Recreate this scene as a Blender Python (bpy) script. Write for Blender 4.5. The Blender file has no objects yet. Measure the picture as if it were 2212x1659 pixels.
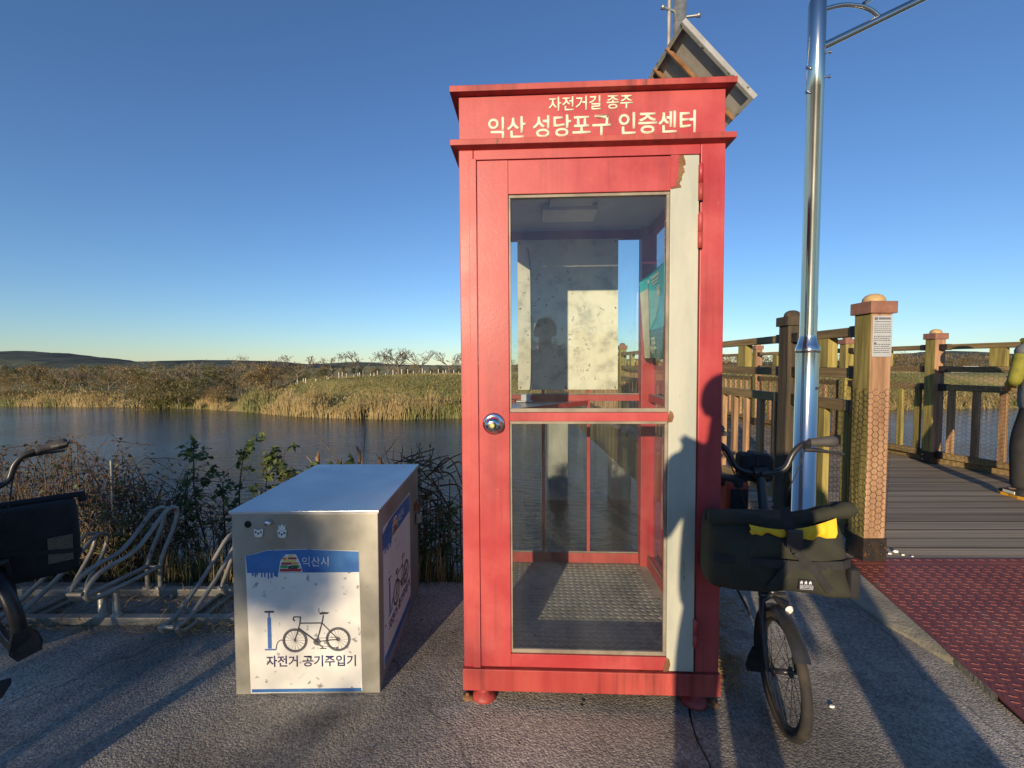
import bpy, bmesh, math, random
from mathutils import Vector, Matrix, Quaternion
R = math.radians
rnd = random.Random(7)
scene = bpy.context.scene
col = scene.collection

# ------------------------------------------------------------------ camera
FOC, CX, CY, CAMH = 965.0, 1106.0, 829.5, 1.30          # photograph measured at 2212 x 1659
PITCH = math.atan((829.5 - 788.0) / FOC)
cam_data = bpy.data.cameras.new('camera')
cam = bpy.data.objects.new('camera', cam_data)
col.objects.link(cam)
cam.location = (0, 0, CAMH)
cam.rotation_euler = (R(90) - PITCH, 0, 0)
cam_data.sensor_width = 36.0
cam_data.lens = FOC / 2212.0 * 36.0
cam_data.clip_start = 0.02
cam_data.clip_end = 9000
scene.camera = cam
scene.render.resolution_x, scene.render.resolution_y = 1024, 768

# ------------------------------------------------------------------ light
SUN_AZ, SUN_EL = R(20.0), R(11.5)       # light travels forward and 20 degrees to the right
sun_dir = Vector((math.sin(SUN_AZ) * math.cos(SUN_EL), math.cos(SUN_AZ) * math.cos(SUN_EL), -math.sin(SUN_EL)))
world = bpy.data.worlds.new('World')
scene.world = world
world.use_nodes = True
wn = world.node_tree
sky = wn.nodes.new('ShaderNodeTexSky')
sky.sky_type = 'NISHITA'
sky.sun_disc = False
sky.sun_elevation = SUN_EL
sky.sun_rotation = R(180) + SUN_AZ
sky.altitude = 20
sky.air_density = 1.0
sky.dust_density = 0.0
sky.ozone_density = 2.6
wn.nodes['Background'].inputs['Strength'].default_value = 0.11
wb = wn.nodes.new('ShaderNodeMix'); wb.data_type = 'RGBA'; wb.blend_type = 'MULTIPLY'; wb.inputs['Factor'].default_value = 1.0
wb.inputs['B'].default_value = (.76, .93, 1.20, 1)          # white balance of the sky as a whole
wn.links.new(sky.outputs['Color'], wb.inputs['A'])
wn.links.new(wb.outputs['Result'], wn.nodes['Background'].inputs['Color'])
sl = bpy.data.lights.new('sun', 'SUN')
sl.energy = 5.0
sl.angle = R(0.55)
sl.color = (1.0, 0.79, 0.53)
sun = bpy.data.objects.new('sun', sl)
col.objects.link(sun)
sun.rotation_euler = sun_dir.to_track_quat('-Z', 'Y').to_euler()
sun.location = (-10, -25, 12)
vs = scene.view_settings
vs.view_transform = 'Standard'
vs.look = 'None'
vs.gamma = 1.0
vs.use_curve_mapping = False
vs.exposure = 0.32

# ------------------------------------------------------------------ helpers
def ray(px, py):
    a = (px - CX) / FOC
    b = (CY - py) / FOC
    return Vector((a, math.cos(PITCH) + b * math.sin(PITCH), -math.sin(PITCH) + b * math.cos(PITCH)))
def at_z(px, py, z=0.0):
    d = ray(px, py); t = (z - CAMH) / d.z
    return Vector((d.x * t, d.y * t, z))
def at_y(px, py, Y):
    d = ray(px, py); t = Y / d.y
    return Vector((d.x * t, Y, CAMH + d.z * t))

def tag(o, label=None, cat=None, group=None, kind=None):
    if label: o['label'] = label
    if cat: o['category'] = cat
    if group: o['group'] = group
    if kind: o['kind'] = kind
    return o
def empty(name, loc=(0, 0, 0), rz=0.0, label=None, cat=None, group=None):
    o = bpy.data.objects.new(name, None)
    col.objects.link(o)
    o.location = loc
    o.rotation_euler = (0, 0, rz)
    o.empty_display_size = 0.1
    return tag(o, label, cat, group)
def link(name, mesh, parent=None, mat=None):
    o = bpy.data.objects.new(name, mesh)
    col.objects.link(o)
    if parent is not None: o.parent = parent
    if mat is not None and not mesh.materials: mesh.materials.append(mat)
    return o
def copy_tree(o, parent=None):
    c = o.copy(); col.objects.link(c); c.parent = parent
    for ch in list(o.children): copy_tree(ch, c)
    return c

class MB:
    """collects shapes, then builds ONE mesh object"""
    def __init__(s): s.v = []; s.f = []; s.sm = []
    def add(s, vs_, fs, smooth=False):
        n = len(s.v); s.v.extend([tuple(p) for p in vs_])
        for f in fs: s.f.append([i + n for i in f]); s.sm.append(smooth)
    def box(s, x0, x1, y0, y1, z0, z1, M=None):
        vs_ = [Vector((x, y, z)) for z in (z0, z1) for y in (y0, y1) for x in (x0, x1)]
        if M is not None: vs_ = [M @ p for p in vs_]
        s.add(vs_, [(0, 2, 3, 1), (4, 5, 7, 6), (0, 1, 5, 4), (2, 6, 7, 3), (0, 4, 6, 2), (1, 3, 7, 5)])
    def beam(s, a, b, w, h, up=(0, 0, 1)):
        a = Vector(a); b = Vector(b); d = (b - a); L = d.length; d.normalize()
        side = d.cross(Vector(up)); side.normalize(); u = side.cross(d)
        M = Matrix((side, d, u)).transposed().to_4x4(); M.translation = a
        s.box(-w / 2, w / 2, 0, L, -h / 2, h / 2, M)
    def tube(s, pts, r, n=8, closed=False, caps=True, smooth=True):
        pts = [Vector(p) for p in pts]
        k = len(pts)
        rs = r if isinstance(r, (list, tuple)) else [r] * k
        prev = None; rings = []
        for i, p in enumerate(pts):
            if closed: t = pts[(i + 1) % k] - pts[i - 1]
            elif i == 0: t = pts[1] - pts[0]
            elif i == k - 1: t = pts[-1] - pts[-2]
            else: t = (pts[i + 1] - p).normalized() + (p - pts[i - 1]).normalized()
            if t.length < 1e-9: t = Vector((0, 0, 1))
            t.normalize()
            if prev is None:
                a = Vector((0, 0, 1)) if abs(t.z) < .9 else Vector((1, 0, 0))
                prev = t.cross(a).normalized()
            else:
                prev = prev - t * prev.dot(t)
                if prev.length < 1e-6:
                    a = Vector((0, 0, 1)) if abs(t.z) < .9 else Vector((1, 0, 0))
                    prev = t.cross(a)
                prev.normalize()
            b = t.cross(prev)
            rings.append([p + (prev * math.cos(2 * math.pi * j / n) + b * math.sin(2 * math.pi * j / n)) * rs[i] for j in range(n)])
        vs_ = [q for ring in rings for q in ring]
        fs = []
        m = k if closed else k - 1
        for i in range(m):
            i2 = (i + 1) % k
            for j in range(n):
                fs.append((i * n + j, i * n + (j + 1) % n, i2 * n + (j + 1) % n, i2 * n + j))
        s.add(vs_, fs, smooth)
        if caps and not closed:
            s.add(rings[0], [tuple(range(n - 1, -1, -1))]); s.add(rings[-1], [tuple(range(n))])
    def lathe(s, prof, c=(0, 0, 0), n=20, axis='z', smooth=True, M=None):
        vs_ = []
        for (r, h) in prof:
            for j in range(n):
                a = 2 * math.pi * j / n
                p = Vector((r * math.cos(a), r * math.sin(a), h))
                if axis == 'y': p = Vector((p.x, p.z, p.y))
                if axis == 'x': p = Vector((p.z, p.x, p.y))
                p = p + Vector(c)
                if M is not None: p = M @ p
                vs_.append(p)
        fs = []
        for i in range(len(prof) - 1):
            for j in range(n):
                fs.append((i * n + j, i * n + (j + 1) % n, (i + 1) * n + (j + 1) % n, (i + 1) * n + j))
        s.add(vs_, fs, smooth)
    def prism(s, poly, d, smooth=False):
        """poly: list of 3D points (planar), d: extrusion vector"""
        d = Vector(d); n = len(poly)
        a = [Vector(p) for p in poly]; b = [p + d for p in a]
        fs = [tuple(range(n - 1, -1, -1)), tuple(range(n, 2 * n))]
        fs += [(i, (i + 1) % n, n + (i + 1) % n, n + i) for i in range(n)]
        s.add(a + b, fs, smooth)
    def mesh(s, name):
        me = bpy.data.meshes.new(name)
        me.from_pydata(s.v, [], s.f)
        me.polygons.foreach_set('use_smooth', s.sm)
        me.update()
        return me
    def build(s, name, mat, parent=None, bevel=0.0, fixn=True):
        me = s.mesh(name)
        if fixn:
            bm = bmesh.new(); bm.from_mesh(me); bmesh.ops.recalc_face_normals(bm, faces=bm.faces)
            if bevel:
                ed = [e for e in bm.edges if len(e.link_faces) == 2 and e.calc_face_angle(0) > 0.6 and not (e.link_faces[0].smooth and e.link_faces[1].smooth)]
                bmesh.ops.bevel(bm, geom=ed, offset=bevel, segments=2, profile=.6, affect='EDGES', clamp_overlap=True)
            bm.to_mesh(me); bm.free()
        return link(name, me, parent, mat)

def smooth_path(pts, n=6, closed=False):
    pts = [Vector(p) for p in pts]; out = []; k = len(pts)
    rng = range(k) if closed else range(k - 1)
    for i in rng:
        p0 = pts[i - 1] if (i > 0 or closed) else pts[0] * 2 - pts[1]
        p1 = pts[i]; p2 = pts[(i + 1) % k]
        p3 = pts[(i + 2) % k] if (closed or i + 2 < k) else p2 * 2 - p1
        for j in range(n):
            t = j / n
            out.append(.5 * ((2 * p1) + (p2 - p0) * t + (2 * p0 - 5 * p1 + 4 * p2 - p3) * t * t + (3 * p1 - p0 - 3 * p2 + p3) * t ** 3))
    if not closed: out.append(pts[-1])
    return out
def round_path(pts, r=0.04, n=5):
    """polyline with rounded corners"""
    pts = [Vector(p) for p in pts]; out = [pts[0]]
    for i in range(1, len(pts) - 1):
        a = pts[i - 1] - pts[i]; b = pts[i + 1] - pts[i]
        ra = min(r, a.length * .48); rb = min(r, b.length * .48)
        p = pts[i] + a.normalized() * ra; q = pts[i] + b.normalized() * rb
        for j in range(n + 1):
            t = j / n
            out.append(p * (1 - t) ** 2 + pts[i] * 2 * t * (1 - t) + q * t * t)
    out.append(pts[-1])
    return out

# ------------------------------------------------------------------ materials
def nodes_of(m): return m.node_tree.nodes, m.node_tree.links
def mat(name, c1, c2=None, c3=None, rough=.6, metal=0.0, scale=6.0, detail=6.0, stretch=(1, 1, 1), bump=0.0, bscale=None,
        spec=.5, rand=0.0, lo=.35, hi=.65, speck=None, speck_scale=40, speck_lim=.62, coat=0.0, rvar=0.0, coords='Object', trans=0.0):
    m = bpy.data.materials.new(name); m.use_nodes = True
    N, L = nodes_of(m)
    b = N['Principled BSDF']
    b.inputs['Roughness'].default_value = rough
    b.inputs['Metallic'].default_value = metal
    b.inputs['Specular IOR Level'].default_value = spec
    if coat: b.inputs['Coat Weight'].default_value = coat; b.inputs['Coat Roughness'].default_value = .15
    if c2 is None and not rand and not speck and not bump:
        b.inputs['Base Color'].default_value = (*c1, 1); 
        return m
    tc = N.new('ShaderNodeTexCoord'); mp = N.new('ShaderNodeMapping')
    mp.inputs['Scale'].default_value = stretch
    L.new(tc.outputs[coords], mp.inputs['Vector'])
    vec = mp.outputs['Vector']
    if rand:
        oi = N.new('ShaderNodeObjectInfo')
        ad = N.new('ShaderNodeVectorMath'); ad.operation = 'MULTIPLY_ADD'
        cb = N.new('ShaderNodeCombineXYZ')
        for k in range(3): L.new(oi.outputs['Random'], cb.inputs[k])
        ad.inputs[1].default_value = (37.0, 53.0, 71.0)
        L.new(cb.outputs[0], ad.inputs[0]); L.new(vec, ad.inputs[2])
        vec = ad.outputs[0]
    nz = N.new('ShaderNodeTexNoise'); nz.inputs['Scale'].default_value = scale; nz.inputs['Detail'].default_value = detail
    nz.inputs['Roughness'].default_value = .6
    L.new(vec, nz.inputs['Vector'])
    cr = N.new('ShaderNodeValToRGB')
    cr.color_ramp.elements[0].position = lo; cr.color_ramp.elements[0].color = (*c1, 1)
    cr.color_ramp.elements[1].position = hi; cr.color_ramp.elements[1].color = (*(c2 or c1), 1)
    if c3 is not None:
        e = cr.color_ramp.elements.new((lo + hi) / 2); e.color = (*c3, 1)
    L.new(nz.outputs['Fac'], cr.inputs['Fac'])
    out = cr.outputs['Color']
    if speck is not None:
        n2 = N.new('ShaderNodeTexNoise'); n2.inputs['Scale'].default_value = speck_scale; n2.inputs['Detail'].default_value = 5
        L.new(vec, n2.inputs['Vector'])
        r2 = N.new('ShaderNodeValToRGB')
        r2.color_ramp.elements[0].position = speck_lim; r2.color_ramp.elements[0].color = (0, 0, 0, 1)
        r2.color_ramp.elements[1].position = speck_lim + .06; r2.color_ramp.elements[1].color = (1, 1, 1, 1)
        L.new(n2.outputs['Fac'], r2.inputs['Fac'])
        mx = N.new('ShaderNodeMix'); mx.data_type = 'RGBA'
        L.new(r2.outputs['Color'], mx.inputs['Factor']); L.new(out, mx.inputs['A']); mx.inputs['B'].default_value = (*speck, 1)
        out = mx.outputs['Result']
    if rand:
        hs = N.new('ShaderNodeHueSaturation')
        mr = N.new('ShaderNodeMapRange'); mr.inputs['To Min'].default_value = 1 - rand; mr.inputs['To Max'].default_value = 1 + rand
        L.new(oi.outputs['Random'], mr.inputs['Value']); L.new(mr.outputs['Result'], hs.inputs['Value']); L.new(out, hs.inputs['Color'])
        out = hs.outputs['Color']
    L.new(out, b.inputs['Base Color'])
    if rvar:
        mr2 = N.new('ShaderNodeMapRange'); mr2.inputs['To Min'].default_value = max(.02, rough - rvar); mr2.inputs['To Max'].default_value = rough + rvar
        mr2.inputs['From Min'].default_value = .3; mr2.inputs['From Max'].default_value = .7
        L.new(nz.outputs['Fac'], mr2.inputs['Value']); L.new(mr2.outputs['Result'], b.inputs['Roughness'])
    if bump:
        n3 = N.new('ShaderNodeTexNoise'); n3.inputs['Scale'].default_value = bscale or scale * 3; n3.inputs['Detail'].default_value = 6
        L.new(vec, n3.inputs['Vector'])
        bp = N.new('ShaderNodeBump'); bp.inputs['Strength'].default_value = bump; bp.inputs['Distance'].default_value = .01
        L.new(n3.outputs['Fac'], bp.inputs['Height']); L.new(bp.outputs['Normal'], b.inputs['Normal'])
    return m

M = {}
M['red'] = mat('red_paint', (.335, .026, .034), (.45, .076, .074), (.39, .045, .049), rough=.46, scale=3, detail=9, speck=(.12, .035, .02), speck_scale=22, speck_lim=.735, bump=.03, bscale=90, rvar=.1)
def streaks(m, amt=.62):
    # grime that has run down the painted metal
    N, L = nodes_of(m); bs = N['Principled BSDF']; src = bs.inputs['Base Color'].links[0].from_socket
    tc = N.new('ShaderNodeTexCoord'); mp = N.new('ShaderNodeMapping'); mp.inputs['Scale'].default_value = (26, 26, 1.1); L.new(tc.outputs['Object'], mp.inputs[0])
    nz = N.new('ShaderNodeTexNoise'); nz.inputs['Scale'].default_value = 1; nz.inputs['Detail'].default_value = 8; nz.inputs['Roughness'].default_value = .65; L.new(mp.outputs[0], nz.inputs['Vector'])
    n2 = N.new('ShaderNodeTexNoise'); n2.inputs['Scale'].default_value = 2.2; n2.inputs['Detail'].default_value = 5; L.new(tc.outputs['Object'], n2.inputs['Vector'])
    mu = N.new('ShaderNodeMath'); mu.operation = 'MULTIPLY'; L.new(nz.outputs['Fac'], mu.inputs[0]); L.new(n2.outputs['Fac'], mu.inputs[1])
    mr = N.new('ShaderNodeMapRange'); mr.inputs['From Min'].default_value = .25; mr.inputs['From Max'].default_value = .40; mr.inputs['To Min'].default_value = 1; mr.inputs['To Max'].default_value = amt
    L.new(mu.outputs[0], mr.inputs['Value'])
    mx = N.new('ShaderNodeMix'); mx.data_type = 'RGBA'; mx.blend_type = 'MULTIPLY'; mx.inputs['Factor'].default_value = 1
    L.new(src, mx.inputs['A']); L.new(mr.outputs['Result'], mx.inputs['B']); L.new(mx.outputs['Result'], bs.inputs['Base Color'])
    # pale scratches where the top coat is worn
    n4 = N.new('ShaderNodeTexNoise'); n4.inputs['Scale'].default_value = 30; n4.inputs['Detail'].default_value = 9; n4.inputs['Roughness'].default_value = .75; n4.inputs['Distortion'].default_value = .6; L.new(tc.outputs['Object'], n4.inputs['Vector'])
    r4 = N.new('ShaderNodeValToRGB'); r4.color_ramp.elements[0].position = .685; r4.color_ramp.elements[0].color = (0, 0, 0, 1); r4.color_ramp.elements[1].position = .72; r4.color_ramp.elements[1].color = (1, 1, 1, 1); L.new(n4.outputs['Fac'], r4.inputs['Fac'])
    m4 = N.new('ShaderNodeMix'); m4.data_type = 'RGBA'; L.new(r4.outputs['Color'], m4.inputs['Factor']); L.new(mx.outputs['Result'], m4.inputs['A']); m4.inputs['B'].default_value = (.52, .30, .24, 1); L.new(m4.outputs['Result'], bs.inputs['Base Color'])
streaks(M['red'], .72)
M['red_dirty'] = mat('red_paint_dirty', (.30, .028, .028), (.43, .075, .06), rough=.55, scale=5, detail=9, stretch=(1, 1, .15), speck=(.09, .04, .025), speck_scale=14, speck_lim=.66, bump=.04, bscale=60)
streaks(M['red_dirty'], .45)
M['grey_strip'] = mat('bare_aluminium', (.33, .36, .31), (.47, .48, .41), (.42, .43, .36), rough=.45, scale=7, detail=8, stretch=(1, 1, .25), speck=(.25, .16, .09), speck_scale=30, speck_lim=.73)
M['bead'] = mat('glazing_bead', (.17, .145, .11), (.28, .24, .185), rough=.5, scale=12)
M['ceiling'] = mat('booth_ceiling', (.50, .50, .48), (.60, .60, .57), rough=.6, scale=4)
M['board'] = mat('stained_board', (.42, .40, .33), (.70, .66, .54), (.62, .58, .47), rough=.6, scale=11, detail=10, lo=.34, hi=.56, speck=(.30, .29, .26), speck_scale=30, speck_lim=.675)
M['floor_plate'] = mat('booth_floor_plate', (.24, .225, .20), (.42, .39, .345), rough=.55, metal=.25, scale=5, detail=8, speck=(.08, .06, .04), speck_scale=12, speck_lim=.64)
M['shelf'] = mat('shelf_top', (.35, .35, .36), (.5, .5, .5), rough=.3, metal=.6, scale=8)
M['chrome'] = mat('chrome', (.75, .74, .72), (.62, .60, .57), rough=.12, metal=1.0, scale=30, rvar=.06)
M['letter'] = mat('letter_cream', (.80, .74, .58), (.74, .66, .50), rough=.6, scale=20)
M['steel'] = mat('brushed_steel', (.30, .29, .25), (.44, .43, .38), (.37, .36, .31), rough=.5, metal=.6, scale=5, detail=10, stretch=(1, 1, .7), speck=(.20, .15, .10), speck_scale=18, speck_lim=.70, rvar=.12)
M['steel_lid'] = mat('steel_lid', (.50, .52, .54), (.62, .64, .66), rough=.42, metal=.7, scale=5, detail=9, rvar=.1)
M['sticker'] = mat('sticker_white', (.70, .68, .62), (.80, .78, .72), rough=.45, scale=6, speck=(.30, .30, .30), speck_scale=34, speck_lim=.635)
M['sticker_blue'] = mat('sticker_blue', (.025, .11, .34), (.05, .20, .46), rough=.45, scale=9, speck=(.5, .55, .6), speck_scale=45, speck_lim=.73)
M['ink_navy'] = mat('ink_navy', (.025, .025, .10), (.04, .035, .13), rough=.5, scale=30)
M['ink_black'] = mat('ink_black', (.03, .03, .035), (.05, .05, .06), rough=.5, scale=30)
M['ink_blue'] = mat('ink_blue', (.05, .14, .40), (.07, .18, .45), rough=.5, scale=30)
M['ink_grey'] = mat('ink_grey', (.10, .10, .12), (.15, .15, .17), rough=.5, scale=30)
M['pale'] = mat('pale_print', (.55, .58, .66), (.65, .68, .74), rough=.5, scale=30)
M['em_red'] = mat('emblem_red', (.40, .04, .05), rough=.5); M['em_green'] = mat('emblem_green', (.05, .28, .10), rough=.5)
M['em_orange'] = mat('emblem_orange', (.70, .28, .05), rough=.5); M['em_yellow'] = mat('emblem_yellow', (.75, .58, .15), rough=.5)
M['white_plastic'] = mat('white_plastic', (.72, .70, .64), (.80, .78, .72), rough=.4, scale=25)
M['hole'] = mat('dark_hole', (.006, .006, .007), rough=.8)
M['black_metal'] = mat('black_metal', (.018, .018, .020), (.032, .032, .034), rough=.35, scale=20, bump=.01)
M['black_bracket'] = mat('black_bracket', (.02, .02, .021), (.05, .035, .025), rough=.5, metal=.3, scale=18, speck=(.18, .07, .03), speck_scale=24, speck_lim=.66)
M['rubber'] = mat('rubber', (.016, .016, .017), (.03, .029, .027), rough=.8, scale=30, bump=.1, bscale=200)
M['rubber_dusty'] = mat('rubber_dusty', (.022, .020, .018), (.10, .08, .05), rough=.85, scale=7, bump=.1, bscale=150, lo=.45, hi=.75)
M['grip'] = mat('grip_grey', (.05, .048, .046), (.075, .07, .065), rough=.7, scale=20, bump=.05, bscale=300)
M['olive'] = mat('olive_canvas', (.019, .021, .014), (.034, .035, .022), rough=.85, scale=8, bump=.25, bscale=420)
M['strap'] = mat('black_webbing', (.012, .012, .013), (.022, .022, .024), rough=.75, scale=40, bump=.15, bscale=500)
M['yellow_fabric'] = mat('yellow_fabric', (.72, .42, .008), (.85, .52, .015), rough=.7, scale=9, bump=.15, bscale=60)
M['black_canvas'] = mat('black_canvas', (.012, .012, .014), (.022, .022, .025), rough=.85, scale=10, bump=.2, bscale=300)
M['tan_patch'] = mat('tan_patch', (.12, .10, .07), (.17, .14, .10), rough=.8, scale=60)
M['orange_fabric'] = mat('orange_red_fabric', (.30, .045, .018), (.40, .06, .022), rough=.7, scale=15, bump=.1, bscale=200)
M['rack'] = mat('rack_grey_paint', (.25, .24, .205), (.38, .36, .31), rough=.40, metal=.25, scale=9, detail=8, speck=(.14, .08, .045), speck_scale=30, speck_lim=.68)
M['galv'] = mat('galvanised', (.30, .32, .31), (.46, .48, .46), rough=.42, metal=.7, scale=22, detail=3)
M['polished'] = mat('polished_stainless', (.55, .54, .51), (.70, .68, .64), rough=.15, metal=1.0, scale=3, detail=10, stretch=(1, 1, .12), rvar=.07)
M['panel_frame'] = mat('panel_frame_aluminium', (.55, .54, .48), (.68, .67, .60), rough=.4, metal=.5, scale=14, speck=(.10, .11, .04), speck_scale=18, speck_lim=.63)
M['panel_back'] = mat('panel_backsheet', (.34, .33, .29), (.46, .45, .40), rough=.6, scale=7, speck=(.15, .13, .09), speck_scale=30, speck_lim=.68)
M['solar'] = mat('solar_cells', (.01, .015, .04), (.015, .02, .055), rough=.12, scale=4)
M['rust'] = mat('rusty_steel', (.14, .06, .025), (.25, .13, .06), rough=.8, scale=14)
M['post_wood'] = mat('post_wood_brown', (.22, .12, .065), (.40, .24, .14), (.31, .18, .10), rough=.75, scale=5, detail=9, stretch=(6, 6, .45), bump=.25, bscale=18, rand=.16)
M['post_green'] = mat('post_wood_mossy', (.13, .105, .028), (.32, .26, .08), (.22, .18, .048), rough=.8, scale=5, detail=9, stretch=(6, 6, .45), bump=.25, bscale=18, rand=.16)
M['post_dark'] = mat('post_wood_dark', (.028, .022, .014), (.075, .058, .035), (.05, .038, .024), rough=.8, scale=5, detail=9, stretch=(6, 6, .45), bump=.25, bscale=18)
M['rail_wood'] = mat('rail_wood', (.14, .095, .038), (.28, .195, .085), (.20, .14, .06), rough=.75, scale=5, detail=9, stretch=(.45, 6, 6), bump=.2, bscale=18, rand=.2)
M['bal_wood'] = mat('baluster_wood', (.20, .115, .055), (.40, .25, .13), (.30, .18, .09), rough=.75, scale=5, detail=9, stretch=(6, 6, .5), bump=.2, bscale=18, rand=.2)
M['cap'] = mat('cap_red_brown', (.19, .088, .058), (.27, .13, .085), rough=.6, scale=16)
M['ball'] = mat('ball_wood', (.42, .28, .12), (.52, .36, .17), rough=.55, scale=16)
M['plank'] = mat('deck_plank', (.15, .122, .085), (.40, .325, .225), (.265, .215, .15), rough=.72, scale=4, detail=10, stretch=(.35, 9, 9), bump=.35, bscale=14, rand=.25)
def edge_dark(m, ax, a, b):
    # worn dirty long edges plus painted gap shade, in the board's own coordinates
    N, L = nodes_of(m); bs = N['Principled BSDF']; src = bs.inputs['Base Color'].links[0].from_socket
    tc = N.new('ShaderNodeTexCoord'); sp_ = N.new('ShaderNodeSeparateXYZ'); L.new(tc.outputs['Object'], sp_.inputs[0])
    ab = N.new('ShaderNodeMath'); ab.operation = 'ABSOLUTE'; L.new(sp_.outputs[ax], ab.inputs[0])
    mr = N.new('ShaderNodeMapRange'); mr.inputs['From Min'].default_value = a; mr.inputs['From Max'].default_value = b; mr.inputs['To Min'].default_value = 1; mr.inputs['To Max'].default_value = .12
    L.new(ab.outputs[0], mr.inputs['Value'])
    mx = N.new('ShaderNodeMix'); mx.data_type = 'RGBA'; mx.blend_type = 'MULTIPLY'; mx.inputs['Factor'].default_value = 1
    L.new(src, mx.inputs['A']); L.new(mr.outputs['Result'], mx.inputs['B']); L.new(mx.outputs['Result'], bs.inputs['Base Color'])
edge_dark(M['plank'], 1, .074, .0805)
M['fascia'] = mat('fascia_board', (.06, .05, .018), (.20, .14, .06), (.12, .09, .035), rough=.85, scale=4, detail=9, stretch=(8, 8, .5), bump=.2, bscale=16, rand=.4)
M['wire'] = mat('wire_netting', (.035, .028, .018), rough=.6, metal=.3)
M['plaque'] = mat('plaque_metal', (.55, .56, .54), (.68, .69, .67), rough=.4, metal=.5, scale=8)
M['pier'] = mat('pier_concrete', (.20, .20, .18), (.34, .33, .29), rough=.85, scale=1.6, detail=9, stretch=(1, 1, .4), bump=.1)
M['redplate'] = mat('red_tread_plate', (.14, .034, .026), (.23, .068, .048), (.185, .048, .035), rough=.5, scale=2.5, detail=10, speck=(.13, .10, .085), speck_scale=9, speck_lim=.66)
M['lug'] = mat('red_tread_lug', (.17, .042, .032), (.25, .075, .052), rough=.55, scale=5, detail=8)
M['mortar'] = mat('mortar_strip', (.20, .185, .14), (.33, .305, .24), rough=.9, scale=7, detail=10, bump=.4, bscale=60)
M['bark'] = mat('bark', (.075, .058, .042), (.14, .11, .08), rough=.9, scale=12)
M['bark_far'] = mat('bark_far', (.11, .09, .065), (.22, .18, .13), rough=.9, scale=3)
M['twig'] = mat('twig', (.045, .032, .026), (.11, .075, .052), rough=.85, scale=9)
M['twig_dry'] = mat('twig_dry', (.17, .12, .07), (.34, .25, .15), rough=.85, scale=9)
M['cutwood'] = mat('cut_wood', (.18, .10, .055), (.30, .18, .10), rough=.85, scale=14)
M['straw'] = mat('dry_straw', (.30, .21, .10), (.48, .36, .18), rough=.85, scale=9)
def leafmat(name, c1, c2, c3=None, scale=3.0):
    m = mat(name, c1, c2, c3, rough=.6, scale=scale, detail=3, lo=.3, hi=.7, coords='Object')
    N, L = nodes_of(m); b = N['Principled BSDF']
    tr = N.new('ShaderNodeBsdfTranslucent'); mx = N.new('ShaderNodeMixShader'); mx.inputs[0].default_value = .25
    src = b.inputs['Base Color'].links[0].from_socket
    L.new(src, tr.inputs['Color'])
    o = N['Material Output']
    L.new(b.outputs[0], mx.inputs[1]); L.new(tr.outputs[0], mx.inputs[2]); L.new(mx.outputs[0], o.inputs['Surface'])
    return m
M['leaf'] = leafmat('leaf_green', (.045, .085, .022), (.115, .155, .042))
M['leaf_pale'] = leafmat('leaf_pale_green', (.10, .15, .04), (.20, .22, .07))
M['leaf_brown'] = leafmat('leaf_brown', (.060, .035, .022), (.13, .085, .04), scale=6)
M['grass'] = leafmat('grass_blades', (.045, .062, .016), (.14, .135, .045), scale=5)
M['far_brown'] = leafmat('far_brown_foliage', (.19, .135, .055), (.39, .28, .12), (.28, .20, .085), .5)
M['far_olive'] = leafmat('far_olive_foliage', (.125, .115, .036), (.26, .23, .08), (.19, .17, .056), .5)
M['far_green'] = leafmat('far_green_foliage', (.032, .042, .016), (.075, .085, .03), None, .5)
M['far_pale'] = leafmat('far_pale_foliage', (.17, .145, .08), (.29, .245, .15), None, .6)
M['reed'] = leafmat('reed_blades', (.20, .145, .055), (.44, .33, .15), (.31, .24, .10), .35)
M['reed_green'] = leafmat('reed_green_blades', (.10, .115, .032), (.24, .225, .075), None, .35)
M['bushbank'] = leafmat('bank_bushes', (.13, .115, .04), (.32, .25, .10), (.22, .18, .07), .5)
M['farwall'] = mat('house_wall', (.55, .50, .42), (.65, .60, .52), rough=.8, scale=1)
M['farroof'] = mat('house_roof', (.42, .22, .13), (.6, .45, .35), rough=.8, scale=.3, rand=.3)
M['white_post'] = mat('white_post', (.68, .64, .56), (.78, .74, .66), rough=.7, scale=3)
M['skin'] = mat('skin', (.42, .25, .17), (.50, .31, .22), rough=.5, scale=12)
M['hair'] = mat('hair', (.012, .010, .009), (.025, .02, .018), rough=.5, scale=30)
M['grey_shirt'] = mat('grey_tee', (.125, .14, .145), (.16, .175, .18), rough=.85, scale=14, bump=.15, bscale=40)
M['lime_sleeve'] = mat('lime_sleeve', (.17, .17, .02), (.25, .24, .03), rough=.8, scale=14, bump=.1, bscale=40)
M['trousers'] = mat('black_trousers', (.012, .012, .013), (.024, .023, .022), rough=.85, scale=10, bump=.15, bscale=30)
M['shoe_yellow'] = mat('shoe_sole_yellow', (.65, .33, .02), rough=.6)
M['shoe_white'] = mat('shoe_white', (.6, .58, .5), rough=.6)
M['navy_jacket'] = mat('grey_jacket', (.30, .30, .29), (.36, .36, .35), rough=.8, scale=10)

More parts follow.
